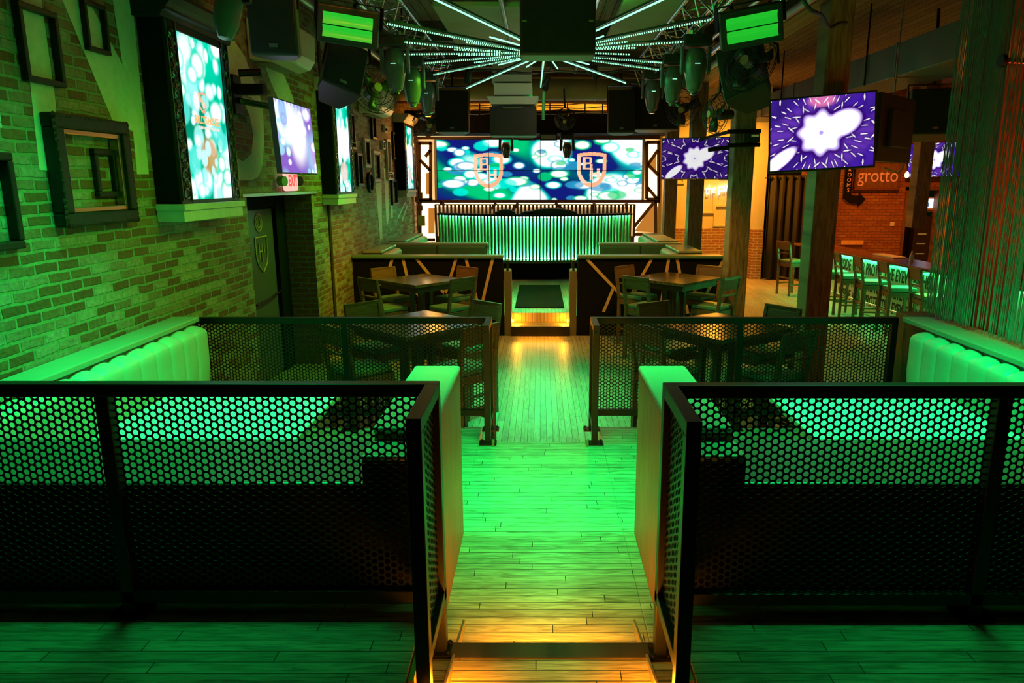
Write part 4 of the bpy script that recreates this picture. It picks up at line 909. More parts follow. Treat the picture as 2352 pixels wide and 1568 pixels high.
# trusses
def truss(label, x, ya, yb, z):
    t = thing('lighting_truss', label, 'truss', (x, ya, z)); L = yb-ya
    C = ((0, 0), (-0.17, 0.29), (0.17, 0.29))
    for dx, dz in C: MB().cyl((dx, 0, dz), (dx, L, dz), 0.024, 10).build('chord', chrome, t, smooth=True)
    b = MB(); n = int(L/0.3)
    for i in range(n):
        y0, y1 = i*L/n, (i+1)*L/n
        for q in range(3):
            A_, B2 = C[q], C[(q+1) % 3]
            if i % 2: A_, B2 = B2, A_
            b.cyl((A_[0], y0, A_[1]), (B2[0], y1, B2[1]), 0.009, 6)
    b.build('lattice', chrome, t)
    for y in (L*0.15, L*0.55, L*0.95): MB().cyl((0, y, 0.29), (0, y, 3.95-z), 0.008, 6).build('hanger', black, t)
truss('left aluminium lighting truss running towards the stage', -1.66, 4.6, 13.0, 3.30)
truss('right aluminium lighting truss running towards the stage', 1.72, 4.6, 13.0, 3.30)
# moving heads
def moving_head():
    t = thing('moving_head_light', 'x', 'stage light')
    MB().box(-0.17, -0.13, -0.13, 0.17, 0.13, 0.0).build('base', blackp, t, bev=0.02)
    for s_ in (-1, 1): MB().bar((s_*0.06, 0.0, 0.0), (s_*0.06, 0.0, 0.06), 0.03, 0.05).build('clamp', steel, t)
    b = MB()
    for s_ in (-1, 1): b = MB().prism([(-0.05, -0.13), (0.05, -0.13), (0.04, -0.40), (0, -0.44), (-0.04, -0.40)], lambda a, q, d_, s_=s_: (s_*(0.145+d_), a, q), 0, 0.035); b.build('yoke_arm', headshell, t, bev=0.008)
    prof = [(0.001, -0.66), (0.05, -0.66), (0.055, -0.63), (0.085, -0.615), (0.105, -0.53), (0.13, -0.42), (0.138, -0.32), (0.125, -0.22), (0.09, -0.15), (0.001, -0.145)]
    MB().lathe(prof, 20).build('head', headshell, t, smooth=True)
    MB().cyl((0, 0, -0.675), (0, 0, -0.658), 0.045, 16).build('lens', glass_d, t)
    MB().box(-0.03, -0.141, -0.335, 0.03, -0.128, -0.328).build('label_line', led_green, t)
    return t
mh = moving_head(); first = True
for u, v, x, lab in ((905, 84, -1.66, 'nearest of the three moving heads on the left truss'), (945, 130, -1.66, 'second moving head on the left truss'), (980, 166, -1.66, 'third and farthest moving head on the left truss'),
                     (1600, 82, 1.72, 'nearest of the three moving heads on the right truss'), (1548, 127, 1.72, 'second moving head on the right truss'), (1500, 163, 1.72, 'third and farthest moving head on the right truss')):
    q = PX(u, v, x); o = mh if first else copy_tree(mh); first = False
    o.location = (x, q.y, q.z); o['label'] = lab; o['group'] = 'moving heads on the trusses'; o.scale = (0.92, 0.92, 0.92)
for u, lab in ((1162, 'moving head with white yoke before the left half of the video wall'), (1303, 'moving head with white yoke before the right half of the video wall')):
    p = PY(u, 312, 16.55); p.z = 2.68; t = thing('moving_head_light', lab, 'stage light', p, 0, 'moving heads before the video wall')
    MB().box(-0.15, -0.1, -0.05, 0.15, 0.1, 0.06).build('base', blackp, t, bev=0.02)
    for s_ in (-1, 1): MB().bar((s_*0.13, 0, -0.05), (s_*0.14, 0, -0.30), 0.03, 0.06).build('yoke_arm', blackp, t)
    MB().tube([(-0.10, -0.06, -0.24), (-0.06, -0.07, -0.13), (0.06, -0.07, -0.13), (0.10, -0.06, -0.24)], 0.012).build('white_trim', white, t)
    MB().lathe([(0.001, -0.46), (0.06, -0.46), (0.10, -0.32), (0.105, -0.22), (0.07, -0.12), (0.001, -0.11)], 16).build('head', glass_d, t, smooth=True)
for u, lab in ((1210, 'small blinder panel left of the middle above the video wall'), (1260, 'small blinder panel right of the middle above the video wall')):
    p = PY(u, 320, 16.4); p.z = 2.67; t = thing('blinder_light', lab, 'stage light', p, 0, 'blinders above the video wall')
    MB().box(-0.19, 0, -0.07, 0.19, 0.08, 0.07).build('housing', black, t, bev=0.004)
    MB().box(-0.165, -0.006, -0.045, 0.165, 0.002, 0.045).build('lens_panel', mat('blinder_lens', (0.16, 0.22, 0.18), 0.3) if 'blinder_lens' not in MATS else MATS['blinder_lens'], t)
# strobes
def strobe(label, u, v, Y, rz, roll):
    c = PY(u, v, Y); t = thing('strobe_light', label, 'stage light', c, rot=(R(16), roll, rz), group='green strobes')
    MB().box(-0.27, 0, -0.16, 0.27, 0.14, 0.16).build('housing', blackp, t, bev=0.01)
    m = MATS.get('strobe_reflector')
    if not m:
        m = mat('strobe_reflector', (0.10, 0.30, 0.06), 0.3, emit=(0.02, 1.0, 0.05), strength=0.42, noise=(0.2, 0.4, 0.1), scale=120)
    for z0 in (-0.105, 0.005):
        b = MB(); n = 8; vs = []; fs = []
        for i in range(n+1):
            a = PI*i/n; vs += [(-0.22, -0.004-0.0+0.03*math.sin(a)-0.03, z0+0.1*i/n), (0.22, 0.03*math.sin(a)-0.034, z0+0.1*i/n)]
        for i in range(n): fs.append((2*i, 2*i+1, 2*i+3, 2*i+2))
        b.add(vs, fs).build('reflector', m, t, smooth=True)
    b = MB()
    for s_ in (-1, 1): b.bar((s_*0.29, 0.07, 0.0), (s_*0.29, 0.07, 0.20), 0.012, 0.04)
    b.bar((-0.29, 0.07, 0.20), (0.29, 0.07, 0.20), 0.04, 0.012); b.build('yoke', black, t)
strobe('green glowing strobe panel above the left tilted loudspeaker', 799, 62, 7.0, R(10), R(7))
strobe('green glowing strobe panel above the right tilted loudspeaker', 1727, 62, 6.8, R(-8), R(-9))
# fans
def fan(label, P, Y, Rr, yaw, tilt, m=fanblade):
    c = PY(P[0], P[1], Y); t = thing('wall_fan', label, 'fan', c, rot=(tilt, 0, yaw), group='black fans under the ceiling')
    b = MB()
    for q, dy in ((1.0, 0.0), (0.92, -0.05), (0.7, -0.075), (0.45, -0.09), (0.92, 0.05), (0.6, 0.08)): b.ring((0, dy, 0), (0, 1, 0), Rr*q, 0.004, 36, 5)
    for k in range(40):
        a = 2*PI*k/40; d_ = Vector((math.cos(a), 0, math.sin(a)))
        b.tube([d_*Rr*0.2+Vector((0, -0.095, 0)), d_*Rr*0.7+Vector((0, -0.075, 0)), d_*Rr, d_*Rr*0.6+Vector((0, 0.08, 0))], 0.0018, 4)
    b.build('guard', black, t)
    for k in range(3):
        a = 2*PI*k/3+0.4; x = Vector((math.cos(a), 0, math.sin(a))); y = Vector((-math.sin(a), 0, math.cos(a)))
        vs = []
        for q, wd, tw in ((0.12, 0.10, 0.02), (0.4, 0.30, 0.03), (0.7, 0.42, 0.025), (0.9, 0.36, 0.015)):
            vs += [x*Rr*q+y*Rr*wd*0.5+Vector((0, tw, 0)), x*Rr*q-y*Rr*wd*0.8+Vector((0, -tw, 0))]
        o = MB().add(vs, [(2*i, 2*i+1, 2*i+3, 2*i+2) for i in range(3)]).build('blade', m, t, smooth=True)
        md = o.modifiers.new('thickness', 'SOLIDIFY'); md.thickness = 0.004
    MB().cyl((0, -0.10, 0), (0, 0.0, 0), Rr*0.17, 18).build('hub', mat('fan_badge', (0.35, 0.28, 0.12), 0.4) if 'fan_badge' not in MATS else MATS['fan_badge'], t, smooth=True)
    MB().cyl((0, 0.05, 0), (0, 0.24, 0), Rr*0.3, 16, Rr*0.22).build('motor', blackp, t, smooth=True)
    b = MB(); b.tube([(-Rr*1.03, 0.05, 0), (-Rr*0.8, 0.05, Rr*0.7), (0, 0.05, Rr*1.12), (Rr*0.8, 0.05, Rr*0.7), (Rr*1.03, 0.05, 0)], 0.012); b.cyl((0, 0.05, Rr*1.1), (0, 0.05, Rr*1.1+0.35), 0.018)
    b.build('bracket', black, t)
fan('black fan beside the nearest left moving head', (862, 205), 9.2, 0.29, R(35), R(-10))
fan('brown lit fan hanging left of the stage soffit', (985, 282), 14.6, 0.30, R(20), R(40))
fan('fan tilted down in the middle before the soffit', (1298, 275), 14.3, 0.20, R(-10), R(25))
fan('large dark fan pressed beside the right tilted loudspeaker', (1722, 148), 7.2, 0.27, R(-50), R(-20))
fan('edge on fan hanging between the two timber posts at right', (1643, 262), 9.4, 0.24, R(-72), R(0))
fan('dark fan behind the right moving heads before the soffit', (1568, 250), 13.0, 0.30, R(-30), R(15))
# light burst
t = thing('led_burst', 'burst of green white LED tubes radiating under the ceiling', 'light', (0.05, 9.2, 3.2))
MB().cyl((0, 0, -0.01), (0, 0, 0.04), 0.07, 20).build('hub', black, t); MB().cyl((0, 0, 0.04), (0, 0, 0.75), 0.02).build('hanger', black, t)
LB = [((1232, 124), (890, 55)), ((1228, 128), (930, 97)), ((1230, 122), (925, 125)), ((1240, 124), (970, 146)), ((1240, 125), (995, 172)), ((1244, 127), (1072, 203)), ((1250, 128), (1242, 200)), ((1258, 127), (1437, 191)), ((1262, 126), (1514, 161)), ((1266, 125), (1530, 145)),
      ((1350, 112), (1582, 95)), ((1352, 102), (1631, 45)), ((1360, 75), (1525, -2)), ((1200, 95), (985, -8)),
      ((1125, 85), (1194, 104)), ((1071, 97), (1162, 110)), ((1043, 114), (1152, 118)), ((1053, 127), (1152, 126)), ((1090, 144), (1170, 133)), ((1145, 149), (1198, 136)), ((1209, 154), (1233, 139)), ((1266, 137), (1281, 158)), ((1302, 134), (1353, 148)), ((1355, 122), (1448, 125)), ((1358, 113), (1462, 110)), ((1360, 105), (1440, 96)), ((1362, 91), (1386, 83))]
O = Vector((0.05, 9.2, 3.2))
led_off = mat('led_gap', (0.05, 0.12, 0.08), 0.4)
for a, c in LB:
    p, q = PZ(*a, 3.2)-O, PZ(*c, 3.2)-O; d_ = q-p; dotted = abs(d_.x) > abs(d_.y)*0.8
    n = max(2, 2*int(d_.length/(0.05 if not dotted else 0.03)))
    o = MB().tube([p+d_*(k/n) for k in range(n+1)], 0.009 if dotted else 0.0085, 8).build('led_tube', led_green, t)
    if dotted:
        o.data.materials.append(led_off)
        for k, f in enumerate(o.data.polygons):
            if k < n*8 and (k//8) % 2: f.material_index = 1
b = MB()
for a, c in LB[:14]:
    p, q = PZ(*a, 3.2)-O, PZ(*c, 3.2)-O; b.bar(p+Vector((0, 0, 0.03)), q+Vector((0, 0, 0.03)), 0.03, 0.02)
b.build('tube_channel', black, t)
# air handler over the dance floor
p = PY(1178, 235, 12.2)
t = thing('air_handler', 'stacked white ceiling air handler with a round vent above a black box', 'air handler', (p.x, 12.2, p.z))
MB().box(-0.38, 0, -0.52, 0.38, 0.55, -0.06).build('black_box', blackp, t, bev=0.01)
MB().prism([(-0.36, -0.03), (0.36, -0.03), (0.42, 0.09), (-0.42, 0.09)], lambda a, q, d_: (a, d_, q), -0.05, 0.5).build('vent_tray', white, t, bev=0.006)
MB().box(-0.31, 0.02, 0.12, 0.31, 0.5, 0.30).build('vent_panel', white, t, bev=0.006)
MB().box(-0.34, 0.05, 0.33, 0.30, 0.52, 0.44).build('collar', mat('vent_grey', (0.40, 0.42, 0.38), 0.5), t, bev=0.006)
b = MB()
for k in range(26):
    a = 2*PI*k/26; b.bar((0.20*math.cos(a), 0.25+0.14*math.sin(a), 0.455), (0.15*math.cos(a), 0.25+0.10*math.sin(a), 0.475), 0.02, 0.012)
b.ring((0, 0.25, 0.46), (0, 0, 1), 0.16, 0.02); b.build('round_vent', steel, t)
MB().box(-0.33, 0.1, 0.47, 0.31, 0.55, 0.66).build('green_lit_plenum', concrete, t, bev=0.006)
for s_ in (-1, 1): MB().cyl((s_*0.3, 0.3, 0.66), (s_*0.3, 0.3, 3.95-p.z), 0.01).build('hanger', black, t)
MB().tube([(-0.16, -0.03, -0.07), (-0.14, -0.06, -0.09), (0.14, -0.06, -0.09), (0.16, -0.03, -0.07)], 0.012).build('handle', steel, t)
cop0 = mat('orange_lit_rod', (0.42, 0.17, 0.07), 0.45, 0.3)  # orange of the warm light put into the rod colour
# ducts, pipes, cables
t = thing('cable_tray', 'clutter of thin orange tinted rods and cables before the soffit', 'cable tray', (0, 15.9, 3.10))
random.seed(9)
for k in range(7):
    z0 = 0.02+0.06*k; MB().tube([(-2.6+5.2*i/12, 0.05*math.sin(i+k), z0+0.025*math.sin(i*1.7+k*2)) for i in range(13)], 0.011, 6).build('cable', cop0 if k % 2 else steel, t)
for k in range(14): x = -2.4+k*0.37; MB().box(x, -0.06, -0.03, x+0.025, -0.04, 0.69).build('drop_rod', black, t)
t = thing('round_duct', 'big round duct crossing under the far ceiling', 'duct', (0, 15.2, 3.54))
MB().cyl((-2.9, 0, 0), (2.66, 0, 0), 0.24, 24).build('duct_body', mat('duct_tan', (0.34, 0.27, 0.18), 0.5, 0.3, noise=(0.26, 0.2, 0.13), scale=5), t, smooth=True)
for x in (-1.9, -0.4, 1.1, 2.3): MB().ring((x, 0, 0), (1, 0, 0), 0.245, 0.012).build('strap', steel, t)
cop = mat('pipe_copper', (0.30, 0.13, 0.06), 0.45, 0.4)
for z0, y, lab in ((3.74, 14.0, 'nearest brown pipe crossing under the far ceiling'), (3.80, 14.45, 'second brown pipe crossing before the round duct'), (3.70, 14.85, 'brown pipe crossing just before the round duct'), (3.32, 15.62, 'low brown pipe crossing behind the round duct'), (3.55, 15.95, 'brown pipe crossing above the soffit')):
    tag(MB().cyl((-2.94, y, z0), (2.86, y, z0), 0.03, 10).build('sprinkler_pipe', cop, None, smooth=True), lab, 'pipe')
for k, (x, z0, rr, m, lab) in enumerate(((2.45, 3.52, 0.055, chrome, 'bright conduit along the right side of the ceiling'), (2.6, 3.42, 0.045, steel, 'lower grey conduit along the timber beam'), (2.32, 3.6, 0.035, chrome, 'thin upper conduit along the right truss'), (-2.55, 3.62, 0.05, steel, 'grey conduit high along the left wall'), (0.62, 3.62, 0.03, chrome, 'thin bright pipe over the right of the light burst'), (-0.42, 3.6, 0.028, steel, 'thin dull pipe over the left of the light burst'))):
    tag(MB().cyl((x, 3.0, z0), (x, 13.6, z0), rr, 12).build('ceiling_conduit', m, None, smooth=True), lab, 'pipe')
p = PY(1248, 225, 12.9)
tag(MB().cyl((p.x, 12.9, 2.75), (p.x+0.03, 12.9, 3.95), 0.03, 12).build('hanging_pipe', steel, None, smooth=True), 'short grey pipe hanging below the middle LED tube', 'pipe')
random.seed(21)
cabs = [((-1.5, 7.5, 3.52), (1.5, 7.6, 3.52), 0.06, 'thick black cable drooping across behind the hanging cabinet'), ((-1.4, 11.6, 3.42), (1.6, 11.7, 3.4), 0.12, 'black cable drooping across before the air handler'), ((0.2, 13.45, 3.67), (2.3, 13.45, 3.67), 0.16, 'wavy black cable right of the hanging pipe'), ((1.9, 6.2, 3.5), (2.75, 6.9, 3.1), 0.35, 'loose cable looping beside the right strobe'), ((1.9, 8.6, 3.5), (2.85, 8.9, 3.45), 0.3, 'loose cable looping over the edge on fan'), ((0.8, 5.6, 3.62), (2.4, 6.3, 3.55), 0.16, 'dark cable sagging over the right LED tube')]
for a, c, sag, lab in cabs:
    pts = []
    for i in range(17):
        q = i/16; P_ = Vector(a).lerp(Vector(c), q); P_.z -= sag*4*q*(1-q)*0.6+0.02*math.sin(q*19); P_.y += 0.05*math.sin(q*9); pts.append(P_)
    tag(MB().tube(pts, 0.016, 8).build('cable', blackp, None, smooth=True), lab, 'cable')
for k, (u, v, Y, lab) in enumerate(((1255, 192, 12.0, 'small black spotlight hanging right of the middle LED tube'), (1352, 152, 11.4, 'small black spotlight under the right burst tubes'), (1075, 175, 11.6, 'small black spotlight on the left under the burst'), (1366, 166, 12.0, 'lower small black spotlight near the bright pipe'))):
    c = PY(u, v, Y); t = thing('spotlight', lab, 'stage light', c, rot=(R(25), R(15*(-1)**k), 0), group='small black spotlights')
    MB().cyl((0, 0, -0.10), (0, 0, 0.10), 0.05, 14, 0.055).build('can', black, t, smooth=True); MB().cyl((0, 0, 0.1), (0, 0, 3.7-c.z), 0.008).build('hanger', black, t)
c = PX(525, 18, -2.35)
t = thing('spotlight', 'green grey lamp housing hanging above the nearest display', 'stage light', c, rot=(R(-10), R(8), 0))
MB().lathe([(0.001, -0.24), (0.05, -0.23), (0.095, -0.12), (0.11, 0.1), (0.09, 0.3), (0.001, 0.3)], 18).build('shell', mat('lamp_shell', (0.09, 0.13, 0.14), 0.3, coat=0.3), t, smooth=True)
MB().box(-0.16, -0.03, 0.05, 0.16, 0.03, 0.34).build('yoke', black, t, bev=0.01)
# ================================================================ right side
A, B_ = PX(1952, 140, 4.3), PX(2210, 45, 4.3); C_ = PX(1952, 207, 4.3)
zt, zb_ = (A.z+B_.z)/2, C_.z
t = thing('rectangular_duct', 'long blue grey rectangular duct over the bar aisle', 'duct', (4.3, 3.0, zb_))
MB().box(0, 0, 0, 0.7, 13.0, zt-zb_).build('duct_body', mat('duct_grey', (0.16, 0.18, 0.22), 0.5, 0.4, noise=(0.11, 0.12, 0.15), scale=3), t, bev=0.006)
for y in (2.6, 4.4, 6.2, 8.0, 9.8, 11.6): MB().box(-0.012, y, -0.012, 0.712, y+0.03, zt-zb_+0.012).build('seam_flange', steel, t)
for y in (3.6, 7.0, 10.4): MB().cyl((-0.02, y, 0), (-0.02, y, 3.95-zb_), 0.012).build('hanger', black, t)
# televisions on the posts
def big_pix(X, Y):
    c = kaleido(3, 8, 1.0, 0.27)(X, Y); d = np.sqrt((X/0.14)**2+((Y-0.30)/0.07)**2)
    return mixc(c, (0.85, 0.20, 0.45), 0.75*(1-sstep(0.6, 1.1, d))*(c.min(axis=-1) < 0.6))
a, c = PY(1768, 313, 7.28), PY(2010, 296, 6.98); dv = c-a
television('television', 'big purple kaleidoscope television on the nearest free post', (a+c)/2, dv.length*0.985, 0.665, math.atan2(dv.y, dv.x), R(-4), 3, 8, big_pix, 1.1, 0.06, R(-3.2), 0.018, 0.27, 230)
MB().box(0.0, 0.10, -0.06, 0.12, 0.37, 0.06).build('wall_arm', black, S.objects['television.001'])
a, c = PY(2003, 300, 7.55), PY(2062, 292, 8.1); dv = c-a
television('television', 'back to back television seen edge on behind the big purple one', (a+c)/2+Vector((0.06, 0, -0.01)), 1.0, 0.62, math.atan2(dv.y, dv.x)-R(180), 0, 8, 8, None, 0.02, 0.06, 0, 0.02, 0.27, 40)
zt = 3.95-S.objects['television.002'].location.z; MB().tube([(0.1+0.006*(-1)**k, 0.03, 0.32+(zt-0.32)*k/24) for k in range(25)], 0.009, 6).build('chain', steel, S.objects['television.002'])
a, c = PY(1521, 364, 10.9), PY(1672, 364, 10.6); dv = c-a
television('television', 'purple flower television in front of the slim post at stage right', (a+c)/2, dv.length, 0.565, math.atan2(dv.y, dv.x), 0, 7, 9, kaleido(7, 9, 0.55, 0.25), 0.8, 0.05, 0, 0.014, 0.27, 170)
a, c = PY(2087, 370, 18.16), PY(2205, 364, 18.10); dv = c-a
television('television', 'far purple television above the bar doorway', (a+c)/2, dv.length, 0.80, math.atan2(dv.y, dv.x), R(-2), 9, 8, None, 1.0, 0.05, R(-2), 0.012, 0.24, 140)
c = PY(1708, 318, 10.2)
t = thing('post_clamps', 'black double arm clamps strapped round the timber post with a small box', 'bracket', (c.x, 10.2, c.z))
for dz in (0.10, -0.08): MB().cyl((-0.22, 0.02, dz-0.01), (0.24, 0.05, dz), 0.03, 10).build('arm', black, t, smooth=True)
MB().cyl((-0.52, 0.62, 0.0), (-0.2, 0.0, 0.09), 0.025, 10).build('arm', black, t); MB().cyl((-0.48, -0.02, -0.15), (-0.2, 0.0, -0.12), 0.03, 10).build('arm', black, t)
MB().box(0.0, -0.02, -0.05, 0.22, 0.12, 0.07).build('control_box', blackp, t, bev=0.006); MB().box(0.10, -0.024, 0.02, 0.2, -0.018, 0.05).build('display_strip', mat('lcd_green', (0.3, 0.36, 0.12), 0.4, emit=(0.3, 0.4, 0.1), strength=0.25), t)
# bar
B0 = Vector((5.80, 15.0, 0)); B1 = Vector((6.30, 8.6, 0)); bd = (B1-B0).normalized(); bn = Vector((-bd.y, bd.x, 0)); BL = (B1-B0).length
rz = math.atan2(bd.y, bd.x)
t = thing('bar_counter', 'long bar counter with stencilled front lit green under its wooden top', 'bar', (B0.x, B0.y, Z2), rz)   # x along the front towards the camera, y into the bar
MB().box(-1.2, -0.02, 1.02, BL, 0.62, 1.07).build('bar_top', wood_bar, t, bev=0.012)
MB().box(-1.18, 0.26, 0.0, BL-0.02, 0.60, 1.02).build('front_panel', mat('bar_front_paint', (0.60, 0.66, 0.60), 0.6, noise=(0.48, 0.55, 0.48), scale=7), t)
b = MB()
for q in np.arange(-0.6, BL-0.1, 1.0): b.box(float(q), 0.06, 0.97, float(q)+0.04, 0.26, 1.02)
b.build('top_bracket', black, t)
MB().box(-1.15, 0.225, 0.985, BL-0.05, 0.245, 1.0).build('led_strip', led_bar_s, t)
b = MB().cyl((-1.1, 0.14, 0.20), (BL-0.05, 0.14, 0.20), 0.022, 10)
for q in np.arange(-0.8, BL, 1.4): b.cyl((float(q), 0.14, 0.2), (float(q), 0.26, 0.2), 0.012)
b.build('foot_rail', chrome, t, smooth=True)
Mt = basis((0, 0, 0), (1, 0, 0), (0, 0, 1))
for z0, sz in ((0.79, 0.30), (0.48, 0.30), (0.21, 0.28)):
    text('stencil_lettering', 'INSIDE WEAR PROTECTIVE EYEWEAR HERE', sz, Matrix.Translation((2.0, 0.257, z0)) @ Mt, ink, t, 0.002, 0.56, bold=0.006)
def on_bar(x, y): q = B0+bd*x+bn*y; return q
for k, x in enumerate((1.42, 2.04, 2.76, 3.56, 4.42)):
    q = on_bar(x, -0.34)
    copyc = copy_tree(ch0); copyc.location = (q.x, q.y, Z2); copyc.rotation_euler = (0, 0, rz+R(-13+k)); copyc.scale = (1, 1, 1)
    copyc['label'] = 'bar chair drawn up to the green lit bar, %s from the far end' % ('first', 'second', 'third', 'fourth', 'fifth')[k]; copyc['group'] = 'chairs along the bar'
q = PZ(1815, 676, Z2); cc = copy_tree(ch0); cc.location = (q.x, q.y, Z2); cc.rotation_euler = (0, 0, R(-70)); cc['label'] = 'lone bar chair standing before the black curtain'; cc['group'] = 'chairs along the bar'
# things on and behind the bar
q = on_bar(1.9, 0.42); t = thing('bar_tray', 'pale paper tray and small bottle lying on the bar top', 'tray', (q.x, q.y, 0.37), rz)
MB().box(-0.35, -0.12, 0, 0.35, 0.12, 0.03).build('tray', white, t, bev=0.006)
q = on_bar(2.6, 0.42); tag(MB().lathe([(0.001, 0), (0.035, 0), (0.035, 0.10), (0.015, 0.13), (0.015, 0.17), (0.001, 0.17)], 12, Matrix.Translation((q.x, q.y, 0.37))).build('bottle', white, None, smooth=True), 'small pale bottle standing on the bar top', 'bottle')
t = thing('bar_sign', 'framed sign with pale lowercase lettering on the brown brick wall', 'sign', (PY(2018, 405, 18.2).x, 18.25, PY(2018, 402, 18.2).z))
MB().box(-0.50, -0.02, -0.30, 0.50, 0.04, 0.30).build('board', wood_red, t); b = MB()
for x0, z0, x1, z1 in ((-0.56, -0.36, 0.56, -0.30), (-0.56, 0.30, 0.56, 0.36), (-0.56, -0.3, -0.50, 0.3), (0.50, -0.3, 0.56, 0.3)): b.box(x0, -0.06, z0, x1, 0.04, z1)
b.build('frame', tim, t, bev=0.008); text('lettering', 'grotto', 0.46, basis((0.0, -0.024, -0.02), (1, 0, 0), (0, 0, 1)), text_dim, t, 0.003, 0.85)
p = PY(1952, 405, 18.2); t = thing('arrow_sign', 'vertical BATHROOMS sign with a bent arrow on the brick wall', 'sign', (p.x, 18.26, p.z))
MB().prism([(-0.09, 0.75), (0.09, 0.75), (0.09, -0.42), (0.16, -0.47), (0.30, -0.47), (0.30, -0.40), (0.46, -0.56), (0.30, -0.72), (0.30, -0.65), (0.08, -0.65), (-0.09, -0.52)], lambda a, q_, d_: (a, d_, q_), -0.03, 0.03).build('arrow_board', blackm, t, bev=0.006)
for k, ch_ in enumerate('BATHROOMS'): text('letter', ch_, 0.13, basis((0, -0.033, 0.66-k*0.125), (1, 0, 0), (0, 0, 1)), text_dim, t, 0.002)
d = thing('doorway_1', 'dark doorway behind the bar with a small lit monitor', 'doorway', (9.56, 18.55, Z2)); d['kind'] = 'structure'
MB().box(-0.42, 0.3, 0, 0.44, 0.34, 2.3).build('back_board', blackm, d); b = MB().box(-0.45, -0.28, 0, -0.38, 0.0, 2.28).box(0.38, -0.28, 0, 0.46, 0.0, 2.28).box(-0.45, -0.28, 2.2, 0.46, 0.0, 2.3); b.build('frame', wood_red, d)
p = PY(2134, 468, 18.5); t = thing('till_monitor', 'small white lit monitor on a shelf in the doorway', 'monitor', (p.x, 18.5, p.z))
MB().box(-0.18, 0, -0.15, 0.17, 0.1, 0.16).build('housing', white, t, bev=0.015); MB().box(-0.14, -0.006, -0.10, 0.15, 0.0, 0.13).build('screen', monitor_m, t); MB().box(-0.05, -0.01, -0.07, 0.0, -0.006, 0.03).build('icon', mat('icon_blue', (0.1, 0.3, 0.7), 0.5, emit=(0.1, 0.3, 0.8), strength=0.6), t)
MB().box(-0.25, -0.05, -0.20, 0.25, 0.2, -0.17).build('shelf', wood_red, t)
p = PY(2118, 545, 18.4); t = thing('bottle_cooler', 'dark glass front cooler with lit shelves in the doorway', 'cooler', (p.x, 18.45, Z2))
MB().box(-0.2, 0, 0, 0.25, 0.2, 1.55).build('cabinet', blackp, t); lim = mat('shelf_lime', (0.35, 0.36, 0.08), 0.5, emit=(0.4, 0.4, 0.08), strength=0.25)
for z0 in (0.6, 0.85, 1.1): MB().box(-0.1, -0.01, z0, 0.12, 0.0, z0+0.025).build('shelf', lim, t)
tag(MB().box(10.0, 18.2, Z2, 10.45, 18.29, 1.55).build('wall_cladding', wood_strip, None, bev=0.006), 'orange lit timber panel right of the bar doorway', 'panel')
p = PY(1958, 556, 18.2); tag(MB().box(p.x-0.25, 18.24, p.z-0.07, p.x+0.30, 18.295, p.z+0.04).build('wood_sign', wood_strip, None, bev=0.004), 'small pale board on the brick above the bar end', 'board')
p = PY(2053, 515, 18.2); tag(MB().box(p.x-0.05, 18.27, p.z-0.05, p.x+0.05, 18.298, p.z+0.05).build('wall_switch', white, None, bev=0.004), 'small pale switch on the brick wall left of the doorway', 'switch')
# jib lamp arms
P = [PY(2093, 205, 12.5), PY(2085, 360, 12.5), PY(2064, 398, 12.5), PY(2066, 415, 12.5)]
t = thing('angle_lamp', 'wooden folding arm lamp hanging over the bar', 'lamp', P[0]); o0 = P[0]
b = MB()
for a, c in zip(P[:2], P[1:3]): b.bar(a-o0, c-o0, 0.035, 0.035)
b.bar(Vector((0, 0, 0)), Vector((0, 0, 3.95-o0.z)), 0.035, 0.035)
b.bar(P[2]-o0, PY(2030, 385, 12.5)-o0, 0.03, 0.03); b.build('arm', wood_strip, t); p2 = PY(2083, 402, 12.5)-o0
MB().cyl(p2+Vector((0, 0, 0.04)), PY(2080, 362, 12.5)-o0, 0.006, 6).build('cord', brass, t); MB().lathe([(0.001, -0.05), (0.03, -0.03), (0.035, 0.01), (0.02, 0.05), (0.001, 0.06)], 12, Matrix.Translation(p2)).build('bulb', bulb_m, t, smooth=True)
# timber rafters at the far right
for k, (z0, y) in enumerate(((2.9, 12.8), (2.55, 13.2))): tag(MB().box(6.4, y, z0, 11.4, y+0.2, z0+0.22).build('rafter', wood_post, None, bev=0.01), ('upper' if not k else 'lower')+' brown cross beam over the bar', 'beam', kind='structure')
tag(MB().box(6.65, 13.0, 0.9, 6.9, 13.25, 3.95).build('timber_post', wood_post, None, bev=0.01), 'reddish timber post behind the back to back television', 'post', 'timber posts', 'structure')
# black curtain on rings
t = thing('black_curtain', 'floor length black curtain hung on brass rings between the posts', 'curtain', (0, 18.0, 0))
x0, x1, zt = 5.60, 6.75, 1.86; vs = []; fs = []; n = 96
for i in range(n+1):
    x = x0+(x1-x0)*i/n; y = 0.05*math.sin(i*2*PI/16)+0.012*math.sin(i*0.9)
    vs += [(x, y, zt), (x, y*1.2, 0.5), (x, y*1.35, Z2+0.02)]
for i in range(n):
    for k in range(2): fs.append((3*i+k, 3*i+k+1, 3*i+k+4, 3*i+k+3))
o = MB().add(vs, fs).build('drape', cloth, t, smooth=True); md = o.modifiers.new('thickness', 'SOLIDIFY'); md.thickness = 0.006
MB().cyl((x0-0.1, 0, zt-0.06), (x1+0.1, 0, zt-0.06), 0.016).build('rail', black, t)
for i in range(6): MB().ring((x0+0.1+i*0.192, 0, zt-0.06), (1, 0.2, 0), 0.032, 0.007).build('ring', brass, t)
